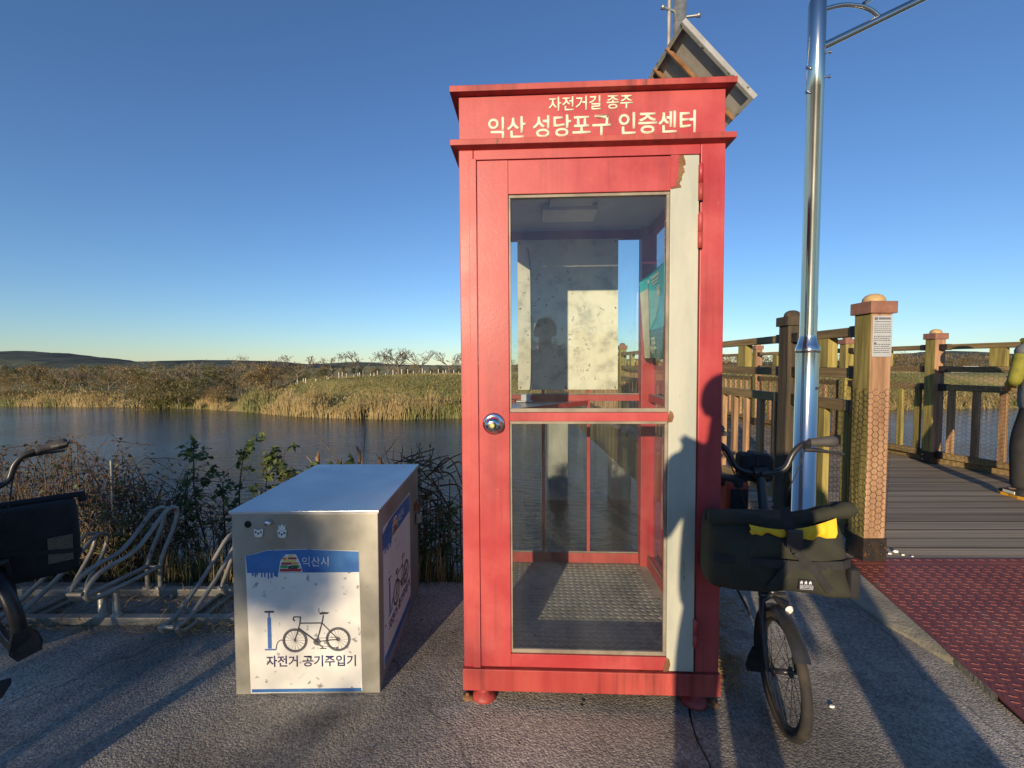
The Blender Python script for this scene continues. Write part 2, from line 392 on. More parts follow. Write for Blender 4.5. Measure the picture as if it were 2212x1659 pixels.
# glass with a little dust: clear, Fresnel reflection, thin film of dirt
def glassmat(name, dust=.06, tint=(.93, .96, .95)):
    m = bpy.data.materials.new(name); m.use_nodes = True
    N, L = nodes_of(m); N.remove(N['Principled BSDF'])
    o = N['Material Output']
    tr = N.new('ShaderNodeBsdfTransparent'); tr.inputs[0].default_value = (*tint, 1)
    gl = N.new('ShaderNodeBsdfGlossy'); gl.inputs['Roughness'].default_value = .02; gl.inputs['Color'].default_value = (.9, .92, .95, 1)
    # Schlick reflectance, the same from both sides of the pane
    ge = N.new('ShaderNodeNewGeometry'); dt = N.new('ShaderNodeVectorMath'); dt.operation = 'DOT_PRODUCT'; L.new(ge.outputs['Normal'], dt.inputs[0]); L.new(ge.outputs['Incoming'], dt.inputs[1])
    ab = N.new('ShaderNodeMath'); ab.operation = 'ABSOLUTE'; L.new(dt.outputs['Value'], ab.inputs[0])
    om = N.new('ShaderNodeMath'); om.operation = 'SUBTRACT'; om.inputs[0].default_value = 1; L.new(ab.outputs[0], om.inputs[1])
    pw = N.new('ShaderNodeMath'); pw.operation = 'POWER'; pw.inputs[1].default_value = 5; L.new(om.outputs[0], pw.inputs[0])
    fr = N.new('ShaderNodeMath'); fr.operation = 'MULTIPLY_ADD'; fr.inputs[1].default_value = .96; fr.inputs[2].default_value = .04; L.new(pw.outputs[0], fr.inputs[0])
    m1 = N.new('ShaderNodeMixShader'); L.new(fr.outputs[0], m1.inputs[0]); L.new(tr.outputs[0], m1.inputs[1]); L.new(gl.outputs[0], m1.inputs[2])
    df = N.new('ShaderNodeBsdfDiffuse'); df.inputs[0].default_value = (.42, .38, .30, 1)
    tc = N.new('ShaderNodeTexCoord'); mp = N.new('ShaderNodeMapping'); mp.inputs['Scale'].default_value = (1, 1, .35)
    nz = N.new('ShaderNodeTexNoise'); nz.inputs['Scale'].default_value = 7; nz.inputs['Detail'].default_value = 9; nz.inputs['Roughness'].default_value = .7
    L.new(tc.outputs['Object'], mp.inputs[0]); L.new(mp.outputs[0], nz.inputs['Vector'])
    mr = N.new('ShaderNodeMapRange'); mr.inputs['From Min'].default_value = .35; mr.inputs['From Max'].default_value = .75
    mr.inputs['To Min'].default_value = dust * .35; mr.inputs['To Max'].default_value = dust * 2.2
    L.new(nz.outputs['Fac'], mr.inputs['Value'])
    m2 = N.new('ShaderNodeMixShader'); L.new(mr.outputs['Result'], m2.inputs[0]); L.new(m1.outputs[0], m2.inputs[1]); L.new(df.outputs[0], m2.inputs[2])
    L.new(m2.outputs[0], o.inputs['Surface'])
    return m
M['glass'] = glassmat('booth_glass', .013)
M['sleeve'] = glassmat('clear_sleeve', .02)

# pavement: coarse worn concrete with exposed stones
def pavement_mat():
    m = bpy.data.materials.new('worn_concrete'); m.use_nodes = True
    N, L = nodes_of(m); b = N['Principled BSDF']
    tc = N.new('ShaderNodeTexCoord')
    n1 = N.new('ShaderNodeTexNoise'); n1.inputs['Scale'].default_value = 1.1; n1.inputs['Detail'].default_value = 8
    vo = N.new('ShaderNodeTexVoronoi'); vo.inputs['Scale'].default_value = 150; vo.inputs['Randomness'].default_value = 1
    n2 = N.new('ShaderNodeTexNoise'); n2.inputs['Scale'].default_value = 120; n2.inputs['Detail'].default_value = 6
    for n in (n1, vo, n2): L.new(tc.outputs['Object'], n.inputs['Vector'])
    r1 = N.new('ShaderNodeValToRGB'); r1.color_ramp.elements[0].position = .36; r1.color_ramp.elements[0].color = (.185, .173, .150, 1)
    r1.color_ramp.elements[1].position = .62; r1.color_ramp.elements[1].color = (.40, .373, .325, 1)
    L.new(n1.outputs['Fac'], r1.inputs['Fac'])
    sepr = N.new('ShaderNodeSeparateColor'); L.new(vo.outputs['Color'], sepr.inputs[0])
    r2 = N.new('ShaderNodeValToRGB'); r2.color_ramp.elements[0].position = .05; r2.color_ramp.elements[0].color = (.66, .66, .67, 1)
    r2.color_ramp.elements[1].position = .95; r2.color_ramp.elements[1].color = (1.38, 1.34, 1.28, 1)
    L.new(sepr.outputs[0], r2.inputs['Fac'])
    mx = N.new('ShaderNodeMix'); mx.data_type = 'RGBA'; mx.blend_type = 'MULTIPLY'; mx.inputs['Factor'].default_value = 1
    L.new(r1.outputs['Color'], mx.inputs['A']); L.new(r2.outputs['Color'], mx.inputs['B'])
    # a few hairline cracks and dark oily stains
    nd_ = N.new('ShaderNodeTexNoise'); nd_.inputs['Scale'].default_value = 3.0; nd_.inputs['Detail'].default_value = 8; L.new(tc.outputs['Object'], nd_.inputs['Vector'])
    vm = N.new('ShaderNodeVectorMath'); vm.operation = 'MULTIPLY_ADD'; vm.inputs[1].default_value = (.35, .35, .35); L.new(nd_.outputs['Color'], vm.inputs[0]); L.new(tc.outputs['Object'], vm.inputs[2])
    ve = N.new('ShaderNodeTexVoronoi'); ve.feature = 'DISTANCE_TO_EDGE'; ve.inputs['Scale'].default_value = .55; L.new(vm.outputs[0], ve.inputs['Vector'])
    re = N.new('ShaderNodeMapRange'); re.inputs['From Min'].default_value = .001; re.inputs['From Max'].default_value = .005; re.inputs['To Min'].default_value = .68; re.inputs['To Max'].default_value = 1; L.new(ve.outputs['Distance'], re.inputs['Value'])
    ns = N.new('ShaderNodeTexNoise'); ns.inputs['Scale'].default_value = 2.3; ns.inputs['Detail'].default_value = 7; ns.inputs['Roughness'].default_value = .62; L.new(tc.outputs['Object'], ns.inputs['Vector'])
    rs_ = N.new('ShaderNodeMapRange'); rs_.inputs['From Min'].default_value = .54; rs_.inputs['From Max'].default_value = .68; rs_.inputs['To Min'].default_value = 1; rs_.inputs['To Max'].default_value = .58; L.new(ns.outputs['Fac'], rs_.inputs['Value'])
    mm = N.new('ShaderNodeMath'); mm.operation = 'MULTIPLY'; L.new(re.outputs['Result'], mm.inputs[0]); L.new(rs_.outputs['Result'], mm.inputs[1])
    mx2 = N.new('ShaderNodeMix'); mx2.data_type = 'RGBA'; mx2.blend_type = 'MULTIPLY'; mx2.inputs['Factor'].default_value = 1; L.new(mx.outputs['Result'], mx2.inputs['A']); L.new(mm.outputs[0], mx2.inputs['B'])
    L.new(mx2.outputs['Result'], b.inputs['Base Color'])
    b.inputs['Roughness'].default_value = .9; b.inputs['Specular IOR Level'].default_value = .2
    ad = N.new('ShaderNodeMath'); ad.operation = 'MULTIPLY_ADD'; ad.inputs[1].default_value = -.8
    L.new(vo.outputs['Distance'], ad.inputs[0]); L.new(n2.outputs['Fac'], ad.inputs[2])
    bp = N.new('ShaderNodeBump'); bp.inputs['Strength'].default_value = .5; bp.inputs['Distance'].default_value = .005
    L.new(ad.outputs[0], bp.inputs['Height']); L.new(bp.outputs['Normal'], b.inputs['Normal'])
    return m
M['pave'] = pavement_mat()
def water_mat():
    m = bpy.data.materials.new('river_water'); m.use_nodes = True
    N, L = nodes_of(m); b = N['Principled BSDF']
    b.inputs['Base Color'].default_value = (.018, .030, .032, 1); b.inputs['Roughness'].default_value = .06; b.inputs['IOR'].default_value = 1.33
    tc = N.new('ShaderNodeTexCoord'); mp = N.new('ShaderNodeMapping'); mp.inputs['Scale'].default_value = (1, 2.6, 1); mp.inputs['Rotation'].default_value = (0, 0, R(12))
    L.new(tc.outputs['Object'], mp.inputs[0])
    n1 = N.new('ShaderNodeTexNoise'); n1.inputs['Scale'].default_value = 1.3; n1.inputs['Detail'].default_value = 5; n1.inputs['Roughness'].default_value = .62
    n2 = N.new('ShaderNodeTexNoise'); n2.inputs['Scale'].default_value = .12; n2.inputs['Detail'].default_value = 3
    L.new(mp.outputs[0], n1.inputs['Vector']); L.new(tc.outputs['Object'], n2.inputs['Vector'])
    mr = N.new('ShaderNodeMapRange'); mr.inputs['From Min'].default_value = .35; mr.inputs['From Max'].default_value = .65; mr.inputs['To Min'].default_value = .45; mr.inputs['To Max'].default_value = .95
    L.new(n2.outputs['Fac'], mr.inputs['Value'])
    bp = N.new('ShaderNodeBump'); bp.inputs['Distance'].default_value = .14
    L.new(mr.outputs['Result'], bp.inputs['Strength']); L.new(n1.outputs['Fac'], bp.inputs['Height']); L.new(bp.outputs['Normal'], b.inputs['Normal'])
    return m
M['water'] = water_mat()
M['earth'] = mat('bank_earth', (.07, .055, .035), (.14, .115, .07), rough=.95, scale=1.5, bump=.3)
M['meadow'] = mat('far_meadow', (.15, .155, .04), (.34, .25, .095), (.23, .205, .06), rough=.95, scale=.12, detail=9, bump=.6, bscale=1.2, lo=.38, hi=.62)
M['hill'] = mat('wooded_hill', (.026, .040, .036), (.062, .076, .056), (.042, .056, .045), rough=1, scale=.03, detail=9, bump=1.0, bscale=.06)  # slight blue of the far haze is mixed into the colour

# ================================================================== SETTING
def smoothstep(a, b, x):
    t = max(0.0, min(1.0, (x - a) / (b - a))); return t * t * (3 - 2 * t)
def hash2(i, j):
    return (math.sin(i * 127.1 + j * 311.7) * 43758.5453) % 1.0
def vnoise(x, y):
    i, j = math.floor(x), math.floor(y); u, v = x - i, y - j
    u, v = u * u * (3 - 2 * u), v * v * (3 - 2 * v)
    return (hash2(i, j) * (1 - u) + hash2(i + 1, j) * u) * (1 - v) + (hash2(i, j + 1) * (1 - u) + hash2(i + 1, j + 1) * u) * v
def fbm(x, y, o=4):
    s = 0; a = .5
    for k in range(o): s += a * vnoise(x * 2 ** k, y * 2 ** k); a *= .5
    return s
WATER = -4.5
# near bank: level ground, then a steep slope down to the river
def near_edge(X): return 2.72 + .12 * math.sin(X * 1.3) + (0.0 if X < 1.2 else min(1.2, (X - 1.2) * .25))
xs = [-3000, -600, -120, -50, -25] + [-16 + i * .5 for i in range(65)] + [20, 40, 90, 300, 900, 3000]
rows = [-3000, -400, -80, -20, -6] + [-2 + i for i in range(4)]
mb = MB(); vv = []; nrow = 0
def near_h(X, t):       # t = metres beyond the edge
    return -.03 - min(6.5, t * .72 + .1 * (fbm(X * .9, t * .9) - .4) * min(1, t * 2)) if t > 0 else -.03
tt = [0, .15, .4, .8, 1.4, 2.2, 3.2, 4.5, 6, 8, 10]
for y in rows:
    for x in xs: vv.append((x, y, -.03))
    nrow += 1
for t in tt:
    for x in xs: vv.append((x, near_edge(max(-16, min(16, x))) + t, near_h(x, t)))
    nrow += 1
nx = len(xs)
mb.add(vv, [(r * nx + c, r * nx + c + 1, (r + 1) * nx + c + 1, (r + 1) * nx + c) for r in range(nrow - 1) for c in range(nx - 1)], True)
g = mb.build('ground', M['earth'], fixn=False); tag(g, kind='structure')

# pavement: two worn concrete slabs with an open joint between them
jx0, jx1 = at_z(1541, 1548).x, at_z(1600, 1659).x
j_far, j_near = Vector((.72, 1.55, 0)), Vector((.58, 1.05, 0))
def slab(name, left):
    mb = MB(); up = []
    # joint line x as a function of y
    def jx(y): return .665 + (y - 1.6) * .16 + .008 * math.sin(y * 19) + .005 * math.sin(y * 41)
    ys = [-25, -8, -3, -1] + [-.5 + .1 * i for i in range(31)] + [2.62]
    for y in ys:
        a = jx(y) + (-.0035 if left else .0035)
        if left: up.append([(-40 if y < 2.6 else -40, y, 0), (-6, y, 0), (a, y, 0)])
        else: up.append([(a, y, 0), (2.6, y, 0), (40, y, 0)])
    n = len(ys); pts = [p for r_ in up for p in r_]
    f = [(r_ * 3 + c, r_ * 3 + c + 1, r_ * 3 + 4 + c, r_ * 3 + 3 + c) for r_ in range(n - 1) for c in range(2)]
    mb.add(pts, f)
    e = 2 if left else 0      # the joint side goes down
    for r_ in range(n - 1):
        p, q = Vector(up[r_][e]), Vector(up[r_ + 1][e])
        mb.add([p, q, q + Vector((0, 0, -.02)), p + Vector((0, 0, -.02))], [(0, 1, 2, 3)])
    # ragged far edge
    last = up[-1]
    mb.add([last[0], last[2], (last[2][0], last[2][1] + .02, -.06), (last[0][0], last[0][1] + .02, -.06)], [(0, 1, 2, 3)])
    o = mb.build(name, M['pave']); tag(o, kind='structure'); return o
pav = slab('pavement', True); pav2 = slab('pavement', False)

# river
mb = MB(); mb.add([(-2500, 5, WATER), (2500, 5, WATER), (2500, 110, WATER), (-2500, 110, WATER)], [(0, 1, 2, 3)])
water = mb.build('river_water', M['water'], fixn=False); tag(water, kind='structure')

# far bank
shore_pts = [(-1500, 95), (-200, 72), (-74, 63), (-52, 61), (-40, 58.5), (-31, 54), (-24, 50), (-17, 47.8), (-11, 47.3), (-4, 49), (8, 50), (25, 53), (45, 57), (66, 59.5), (200, 70), (1500, 95)]
def shore(X):
    for (a, b) in zip(shore_pts, shore_pts[1:]):
        if a[0] <= X <= b[0]:
            t = (X - a[0]) / (b[0] - a[0]); return a[1] + (b[1] - a[1]) * t
    return 90
def top_h(X):       # height of the land behind the bank: low on the left, a levee on the right
    return -3.25 + 2.35 * smoothstep(-44, -33, X) + .75 * smoothstep(-33, -8, X)
def far_h(X, Y):
    d = Y - shore(X) - 1.2 * (fbm(X * .15, 3.3) - .45)
    T = top_h(X)
    if d < 0: return WATER + .35 * d
    bank = min(1.0, d / 2.2) * (.75)
    rise = smoothstep(3, 17, d)
    h = WATER + bank + (T - WATER - .75) * rise
    if d > 24: h += (-1.6 - T) * smoothstep(24, 60, d) * smoothstep(-44, -30, X)
    return h + .35 * (fbm(X * .35, Y * .35) - .45) * min(1, d)
xs = [-2600, -1200, -500, -220, -130] + [-100 + 2.0 * i for i in range(96)] + [100, 150, 260, 600, 1300, 2600]
offs = [-4, -1, 0, .6, 1.4, 2.4, 4, 6, 8, 10, 12, 14, 16, 18, 21, 25, 32, 42, 60, 100, 200, 500, 1500, 4000]
vv = []
for o_ in offs:
    for x in xs:
        Y = shore(x) + o_; vv.append((x, Y, far_h(x, Y)))
nx = len(xs)
mb = MB(); mb.add(vv, [(r * nx + c, r * nx + c + 1, (r + 1) * nx + c + 1, (r + 1) * nx + c) for r in range(len(offs) - 1) for c in range(nx - 1)], True)
tag(mb.build('far_bank', M['meadow'], fixn=False), kind='structure')

# wooded hills on the skyline
def hill(name, x0, x1, Y, prof, thick=260, n=90):
    mb = MB(); vv = []
    for r_ in range(9):
        t = r_ / 8
        for i in range(n + 1):
            u = i / n; x = x0 + (x1 - x0) * u
            k = u * (len(prof) - 1); a = int(min(k, len(prof) - 2)); z = prof[a] + (prof[a + 1] - prof[a]) * smoothstep(0, 1, k - a)
            z = z * math.sin(math.pi * (.12 + .5 * t if t < .8 else .52 + (t - .8) * 2)) if r_ > 0 else -6
            z += 2.2 * (fbm(x * .05, t * 9 + Y) - .45) + 1.6 * (hash2(i, r_) - .5)
            vv.append((x, Y + (t - .5) * thick, z))
    mb.add(vv, [(r_ * (n + 1) + c, r_ * (n + 1) + c + 1, (r_ + 1) * (n + 1) + c + 1, (r_ + 1) * (n + 1) + c) for r_ in range(8) for c in range(n)], False)
    tag(mb.build(name, M['hill'], fixn=False), kind='structure')
def hx(px, Y): return (px - CX) / FOC * Y
def hz(py, Y): return CAMH + (788 - py) / FOC * Y
hill('hill', hx(-260, 900), hx(330, 900), 900, [hz(790, 900), hz(768, 900), hz(759, 900), hz(757, 900), hz(762, 900), hz(772, 900), hz(783, 900), hz(790, 900)])
hill('hill', hx(180, 620), hx(700, 620), 620, [hz(794, 620), hz(785, 620), hz(781, 620), hz(778, 620), hz(780, 620), hz(787, 620), hz(796, 620)])
hill('hill', hx(560, 1500), hx(1180, 1500), 1500, [hz(792, 1500), hz(787, 1500), hz(782, 1500), hz(788, 1500), hz(790, 1500), hz(788, 1500), hz(792, 1500)])
hill('hill', hx(1840, 800), hx(2330, 800), 800, [hz(788, 800), hz(774, 800), hz(763, 800), hz(757, 800), hz(763, 800), hz(772, 800), hz(786, 800)])
hill('hill', hx(1100, 1300), hx(1900, 1300), 1300, [hz(790, 1300), hz(784, 1300), hz(781, 1300), hz(783, 1300), hz(780, 1300), hz(788, 1300)])

# ================================================================== lettering
def text_mesh(body, w, h, thick=.0015, bold=.02, font_space=1.0):
    """lettering as a flat mesh in the XZ plane, centred, facing -Y, w x h metres"""
    cu = bpy.data.curves.new('lettering', 'FONT'); cu.body = body; cu.size = 1; cu.offset = bold; cu.extrude = .0; cu.space_character = font_space
    cu.resolution_u = 3; cu.fill_mode = 'FRONT'
    ob = bpy.data.objects.new('lettering_tmp', cu); col.objects.link(ob)
    dg = bpy.context.evaluated_depsgraph_get(); dg.update()
    me = bpy.data.meshes.new_from_object(ob.evaluated_get(dg))
    bpy.data.objects.remove(ob); bpy.data.curves.remove(cu)
    co = [v.co.copy() for v in me.vertices]
    x0 = min(c.x for c in co); x1 = max(c.x for c in co); y0 = min(c.y for c in co); y1 = max(c.y for c in co)
    me.materials.clear()
    for v, c in zip(me.vertices, co):
        v.co = ((c.x - (x0 + x1) / 2) / (x1 - x0) * w, 0, (c.y - (y0 + y1) / 2) / (y1 - y0) * h)
    bm = bmesh.new(); bm.from_mesh(me)
    r_ = bmesh.ops.extrude_face_region(bm, geom=bm.faces[:])
    for e in r_['geom']:
        if isinstance(e, bmesh.types.BMVert): e.co.y -= thick
    bmesh.ops.recalc_face_normals(bm, faces=bm.faces); bm.to_mesh(me); bm.free()
    return me
def lettering(body, w, h, loc, parent, m, rz=0.0, thick=.0015, bold=.02, shear=0.0):
    me = text_mesh(body, w, h, thick, bold)
    o = link('lettering', me, parent, m); o.location = loc; o.rotation_euler = (0, shear, rz)
    return o

# ================================================================== THE RED BOOTH
HB = .478
booth = empty('certification_booth', (.317, 2.122, 0), -R(2.6), 'tall red metal and glass booth with cream lettering on its fascia', 'booth')
booth.rotation_euler[1] = -R(.35)
ZF = .150
# base tray with folded edges
mb = MB()
mb.box(-.482, .482, -.492, .482, .062, .146)
base = mb.build('base', M['red_dirty'], booth, bevel=.003)
mb = MB(); mb.box(-.46, .46, -.46, .46, .1465, ZF - .001); fl = mb.build('floor_plate', M['floor_plate'], booth)
# raised five-bar tread on the floor
mb = MB()
for i in range(-14, 15):
    for j in range(-14, 15):
        cx_, cy_ = i * .031 + (0.0), j * .031
        a = R(45) if (i + j) % 2 else R(-45)
        if abs(cx_) > .40 or abs(cy_) > .41: continue
        for k in range(-2, 3):
            o = k * .0052
            Mx = Matrix.Translation((cx_, cy_, ZF)) @ Matrix.Rotation(a, 4, 'Z')
            mb.box(-.0125, .0125, o - .0015, o + .0015, -.001, .0024, Mx)
tr = mb.build('tread_bars', M['floor_plate'], fl, fixn=False); tag(tr, kind='stuff')
# four feet: bolt, dome, lug with a bolt hole
for sx in (-1, 1):
    for sy in (-1, 1):
        x, y = sx * .405, sy * .437
        mb = MB(); mb.lathe([(.0, .0), (.047, 0), (.047, .008), (.042, .018), (.03, .028), (.018, .036), (.018, .05), (0, .05)], (x, y, 0), 20)
        ft = mb.build('foot', M['red_dirty'], booth)
        mb = MB(); mb.lathe([(0, .045), (.016, .045), (.016, .066), (0, .066)], (x, y, 0), 6, smooth=False); mb.build('bolt', M['red_dirty'], ft)
        mb = MB(); mb.lathe([(0, 0), (.024, 0), (.024, .008), (0, .008)], (x + sx * .062, y - .01, 0.001), 14)
        mb.lathe([(0, .006), (.008, .006), (.008, .018), (0, .018)], (x + sx * .066, y - .01, 0.001), 6)
        mb.build('anchor_lug', M['rust'], ft)
# corner posts
P0, P1 = .398, HB
def post(x0, x1, y0, y1, nm='corner_post', z0=.146, z1=2.085):
    mb = MB(); mb.box(x0, x1, y0, y1, z0, z1); return mb.build(nm, M['red'], booth, bevel=.003)
post(-HB, -.425, -HB, -P0); post(P0 - .006, HB, -HB, -P0)
post(-HB, -P0, P0, HB); post(P0, HB, P0, HB)
# front header above the door
mb = MB(); mb.box(-.424, P0 - .007, -HB + .001, -.40, 2.050, 2.0845); mb.build('header', M['red'], booth, bevel=.002)
# sides and back: sill, middle rail, top rail, bars, panes
def side_wall(M4, tagname, bars, upper=True):
    def b(nm, x0, x1, z0, z1, y0=-.018, y1=.018, m=M['red'], par=booth, bev=.002):
        mb = MB(); mb.box(x0, x1, y0, y1, z0, z1, M4); return mb.build(nm, m, par, bevel=bev)
    b('sill', -P0 + .001, P0 - .001, .147, .205); b('middle_rail', -P0 + .001, P0 - .001, 1.092, 1.128); b('top_rail', -P0 + .001, P0 - .001, 2.008, 2.0605)
    for x in bars: b('glazing_bar', x - .009, x + .009, .206, 1.091, -.012, .012); b('glazing_bar', x - .009, x + .009, 1.129, 2.007, -.012, .012)
    b('pane', -P0 + .004, P0 - .004, .208, 1.089, .0135, .0175, M['glass'], bev=0); b('pane', -P0 + .004, P0 - .004, 1.131, 2.006, .0135, .0175, M['glass'], bev=0)
    for (z0, z1) in ((.206, .214), (1.129, 1.136)):
        b('glazing_bead', -P0 + .002, P0 - .002, z0, z1, -.016, -.0125, M['bead'])
side_wall(Matrix.Translation((0, .455, 0)), 'back', (-.15, .11))
side_wall(Matrix.Translation((.455, 0, 0)) @ Matrix.Rotation(-R(90), 4, 'Z'), 'right', (-.12,))
side_wall(Matrix.Translation((-.455, 0, 0)) @ Matrix.Rotation(R(90), 4, 'Z'), 'left', (.12,))
# roof: lower cornice, fascia box, upper cornice
def cornice(zb, zt, over, dp=.008):
    mb = MB()
    e = HB + over
    i0 = HB - .004
    # ring with sloping underside
    lo = [(-i0, -i0, zb - dp), (i0, -i0, zb - dp), (i0, i0, zb - dp), (-i0, i0, zb - dp)]
    mid = [(-e, -e, zb), (e, -e, zb), (e, e, zb), (-e, e, zb)]
    hi = [(-e, -e, zt), (e, -e, zt), (e, e, zt), (-e, e, zt)]
    mb.add(lo + mid + hi, [(0, 1, 2, 3)] + [(i, (i + 1) % 4, 4 + (i + 1) % 4, 4 + i) for i in range(4)] + [(4 + i, 4 + (i + 1) % 4, 8 + (i + 1) % 4, 8 + i) for i in range(4)] + [(8, 11, 10, 9)])
    return mb.build('cornice', M['red_dirty'], booth, bevel=.002)
cornice(2.092, 2.112, .027); cornice(2.279, 2.300, .027, .003)
mb = MB(); mb.box(-HB + .002, HB - .002, -HB + .002, HB - .002, 2.1125, 2.2765); fascia = mb.build('fascia', M['red'], booth, bevel=.002)
o = lettering('자전거길 종주', .300, .050, (.0, -HB + .0015, 2.2400), fascia, M['letter'], bold=.012); o.rotation_euler[1] = -R(.3)
o = lettering('익산 성당포구 인증센터', .742, .078, (.002, -HB + .0015, 2.1625), fascia, M['letter'], bold=.016); o.rotation_euler[1] = -R(.3)
# ceiling with a light fixture
mb = MB(); mb.box(-.44, .44, -.44, .44, 2.061, 2.0740); ceil = mb.build('ceiling_panel', M['ceiling'], booth)
mb = MB(); mb.box(-.16, .10, .02, .20, 2.030, 2.0605); fx = mb.build('light_fixture', M['white_plastic'], booth, bevel=.006)
mb = MB(); mb.box(-.13, .07, -.10, .019, 2.044, 2.0605); mb.build('fixture_box', M['ceiling'], booth, bevel=.003)
# door
DL, DR, DB, DT = -.4115, .384, .152, 2.044
y0, y1 = -HB - .004, -HB + .032
mb = MB(); mb.box(DL, -.298, y0, y1, DB, DT); mb.box(-.2975, .302, y0 - .0005, y1, 1.922, DT - .001); mb.box(-.2975, .284, y0 - .0003, y1, 1.092, 1.124); mb.box(-.2975, .283, y0 - .0005, y1, DB + .001, .203)
door = mb.build('door', M['red'], booth, bevel=.0015)
def dpart(nm, x0, x1, z0, z1, m=M['red'], ya=y0, yb=y1, bev=.0015, par=door):
    mb = MB(); mb.box(x0, x1, ya, yb, z0, z1); return mb.build(nm, m, par, bevel=bev)
# bare strip: red paint ends in a torn edge
edge = [(.300, DT - .002)]
st = dpart('stile', .2845, DR, DB, DT, M['grey_strip'], ya=y0 - .002); tag(st, 'bare pale grey door stile with the red paint gone')
def torn(x_in, x_out, z_lo, z_hi, yy, seed, amp):
    q_ = random.Random(seed); pts = [(x_in, yy, z_lo), (x_in, yy, z_hi), (x_out, yy, z_hi)]; n_ = 22; w_ = 0
    for k in range(1, n_):
        w_ = .6 * w_ + q_.uniform(-amp, amp); pts.append((x_out + w_ - .012 * (k / n_) ** 3, yy, z_hi - (z_hi - z_lo) * k / n_))
    return pts
poly = [(.285, -0, DT - .001), (.326, 0, DT - .001), (.330, 0, 2.03), (.322, 0, 2.015), (.327, 0, 1.99), (.322, 0, 1.965), (.318, 0, 1.935), (.312, 0, 1.924), (.285, 0, 1.926)]
mb = MB(); mb.prism(torn(.285, .328, 1.926, DT - .001, y0 - .0045, 5, .005), (0, .0022, 0)); mb.build('paint_flake', M['rust'], door)
poly2 = [(.2835, 0, DT - .0005), (.314, 0, DT - .0005), (.311, 0, 2.03), (.315, 0, 2.0), (.308, 0, 1.97), (.305, 0, 1.930), (.2835, 0, 1.930)]
mb = MB(); mb.prism(torn(.2835, .312, 1.930, DT - .0005, y0 - .0062, 9, .004), (0, .0022, 0)); mb.build('paint_flake', M['red'], door)
for (xa, xb, za, zb) in ((.278, .303, 1.086, 1.132), (.272, .298, .150, .206)):
    mb = MB(); mb.prism([(xa, y0 - .0045, za), (xb - .006, y0 - .0045, za + .004), (xb, y0 - .0045, (za + zb) / 2), (xb - .004, y0 - .0045, zb - .008), (xa + .01, y0 - .0045, zb)], (0, .0022, 0)); mb.build('rust_patch', M['rust'], door)
for (z0, z1) in ((.2035, 1.0915), (1.1245, 1.9215)):
    mb = MB(); mb.box(-.2975, .284, -HB + .012, -HB + .016, z0, z1); mb.build('pane', M['glass'], door)
    # glazing beads round the pane
    for (xa, xb, za, zb) in ((-.2972, .2838, z0 + .0005, z0 + .0145), (-.2972, .2838, z1 - .0105, z1 - .0005), (-.2972, -.2902, z0 + .015, z1 - .011), (.2738, .2838, z0 + .015, z1 - .011)):
        dpart('glazing_bead', xa, xb, za, zb, M['bead'], -HB + .003, -HB + .0115, .001)
# strip covering the lock gap
mb = MB(); mb.box(-.441, -.4135, -HB - .010, -HB - .0005, .150, 2.050); mb.build('cover_strip', M['red'], booth, bevel=.0015)
# door knob
kx, kz = -.357, 1.083
mb = MB(); mb.lathe([(0, y0 - .008), (.034, y0 - .008), (.041, y0 - .004), (.041, y0 - .0005), (0, y0 - .0005)], (kx, 0, kz), 32, 'y'); kn = mb.build('door_knob', M['chrome'], door)
mb = MB(); mb.lathe([(0, y0 - .056), (.013, y0 - .056), (.022, y0 - .054), (.029, y0 - .044), (.030, y0 - .034), (.025, y0 - .022), (.017, y0 - .014), (.017, y0 - .007)], (kx, 0, kz), 32, 'y'); mb.build('knob_ball', M['chrome'], door)
mb = MB(); mb.lathe([(0, y0 - .0595), (.007, y0 - .0595), (.0085, y0 - .0555), (0, y0 - .0555)], (kx, 0, kz), 16, 'y'); mb.build('keyhole', M['em_yellow'], door)
# hinges
for zc, L_ in ((1.975 - .03, .062), (1.775, .060), (.30, .05)):
    mb = MB(); mb.lathe([(0, zc - L_), (.0085, zc - L_), (.0085, zc - .003), (0, zc - .003)], (.3885, y0 - .006, 0), 12); hg = mb.build('hinge', M['red_dirty'] if zc > 1 else M['red'], booth)
    mb = MB(); mb.lathe([(0, zc - .001), (.0085, zc - .001), (.0085, zc + L_), (.005, zc + L_ + .005), (0, zc + L_ + .005)], (.3885, y0 - .006, 0), 12); mb.build('knuckle', M['red'], hg)
# door closer
mb = MB(); mb.box(.12, .30, -.435, -.39, 1.985, 2.02); dc = mb.build('door_closer', M['galv'], booth, bevel=.004)
mb = MB(); mb.tube([(.16, -.41, 2.022), (.06, -.24, 2.03)], .007, 8); mb.tube([(.06, -.24, 2.036), (.22, -.40, 2.042)], .006, 8); mb.tube([(.06, -.24, 2.015), (.06, -.24, 2.05)], .011, 10); mb.build('closer_arm', M['galv'], dc)
# stained notice board on the back wall, its screws
mb = MB(); mb.box(-.294, .272, .425, .433, 1.158, 2.006); brd = mb.build('notice_board', M['board'], booth, bevel=.001); nb = brd
for (x, z) in ((-.28, 1.17), (.258, 1.17), (-.02, 1.17), (.258, 1.62), (-.28, 1.62), (.258, 1.99), (-.28, 1.99)):
    mb = MB(); mb.lathe([(0, .4215), (.004, .4215), (.005, .425)], (x, 0, z), 10, 'y'); mb.build('screw', M['rust'], nb)
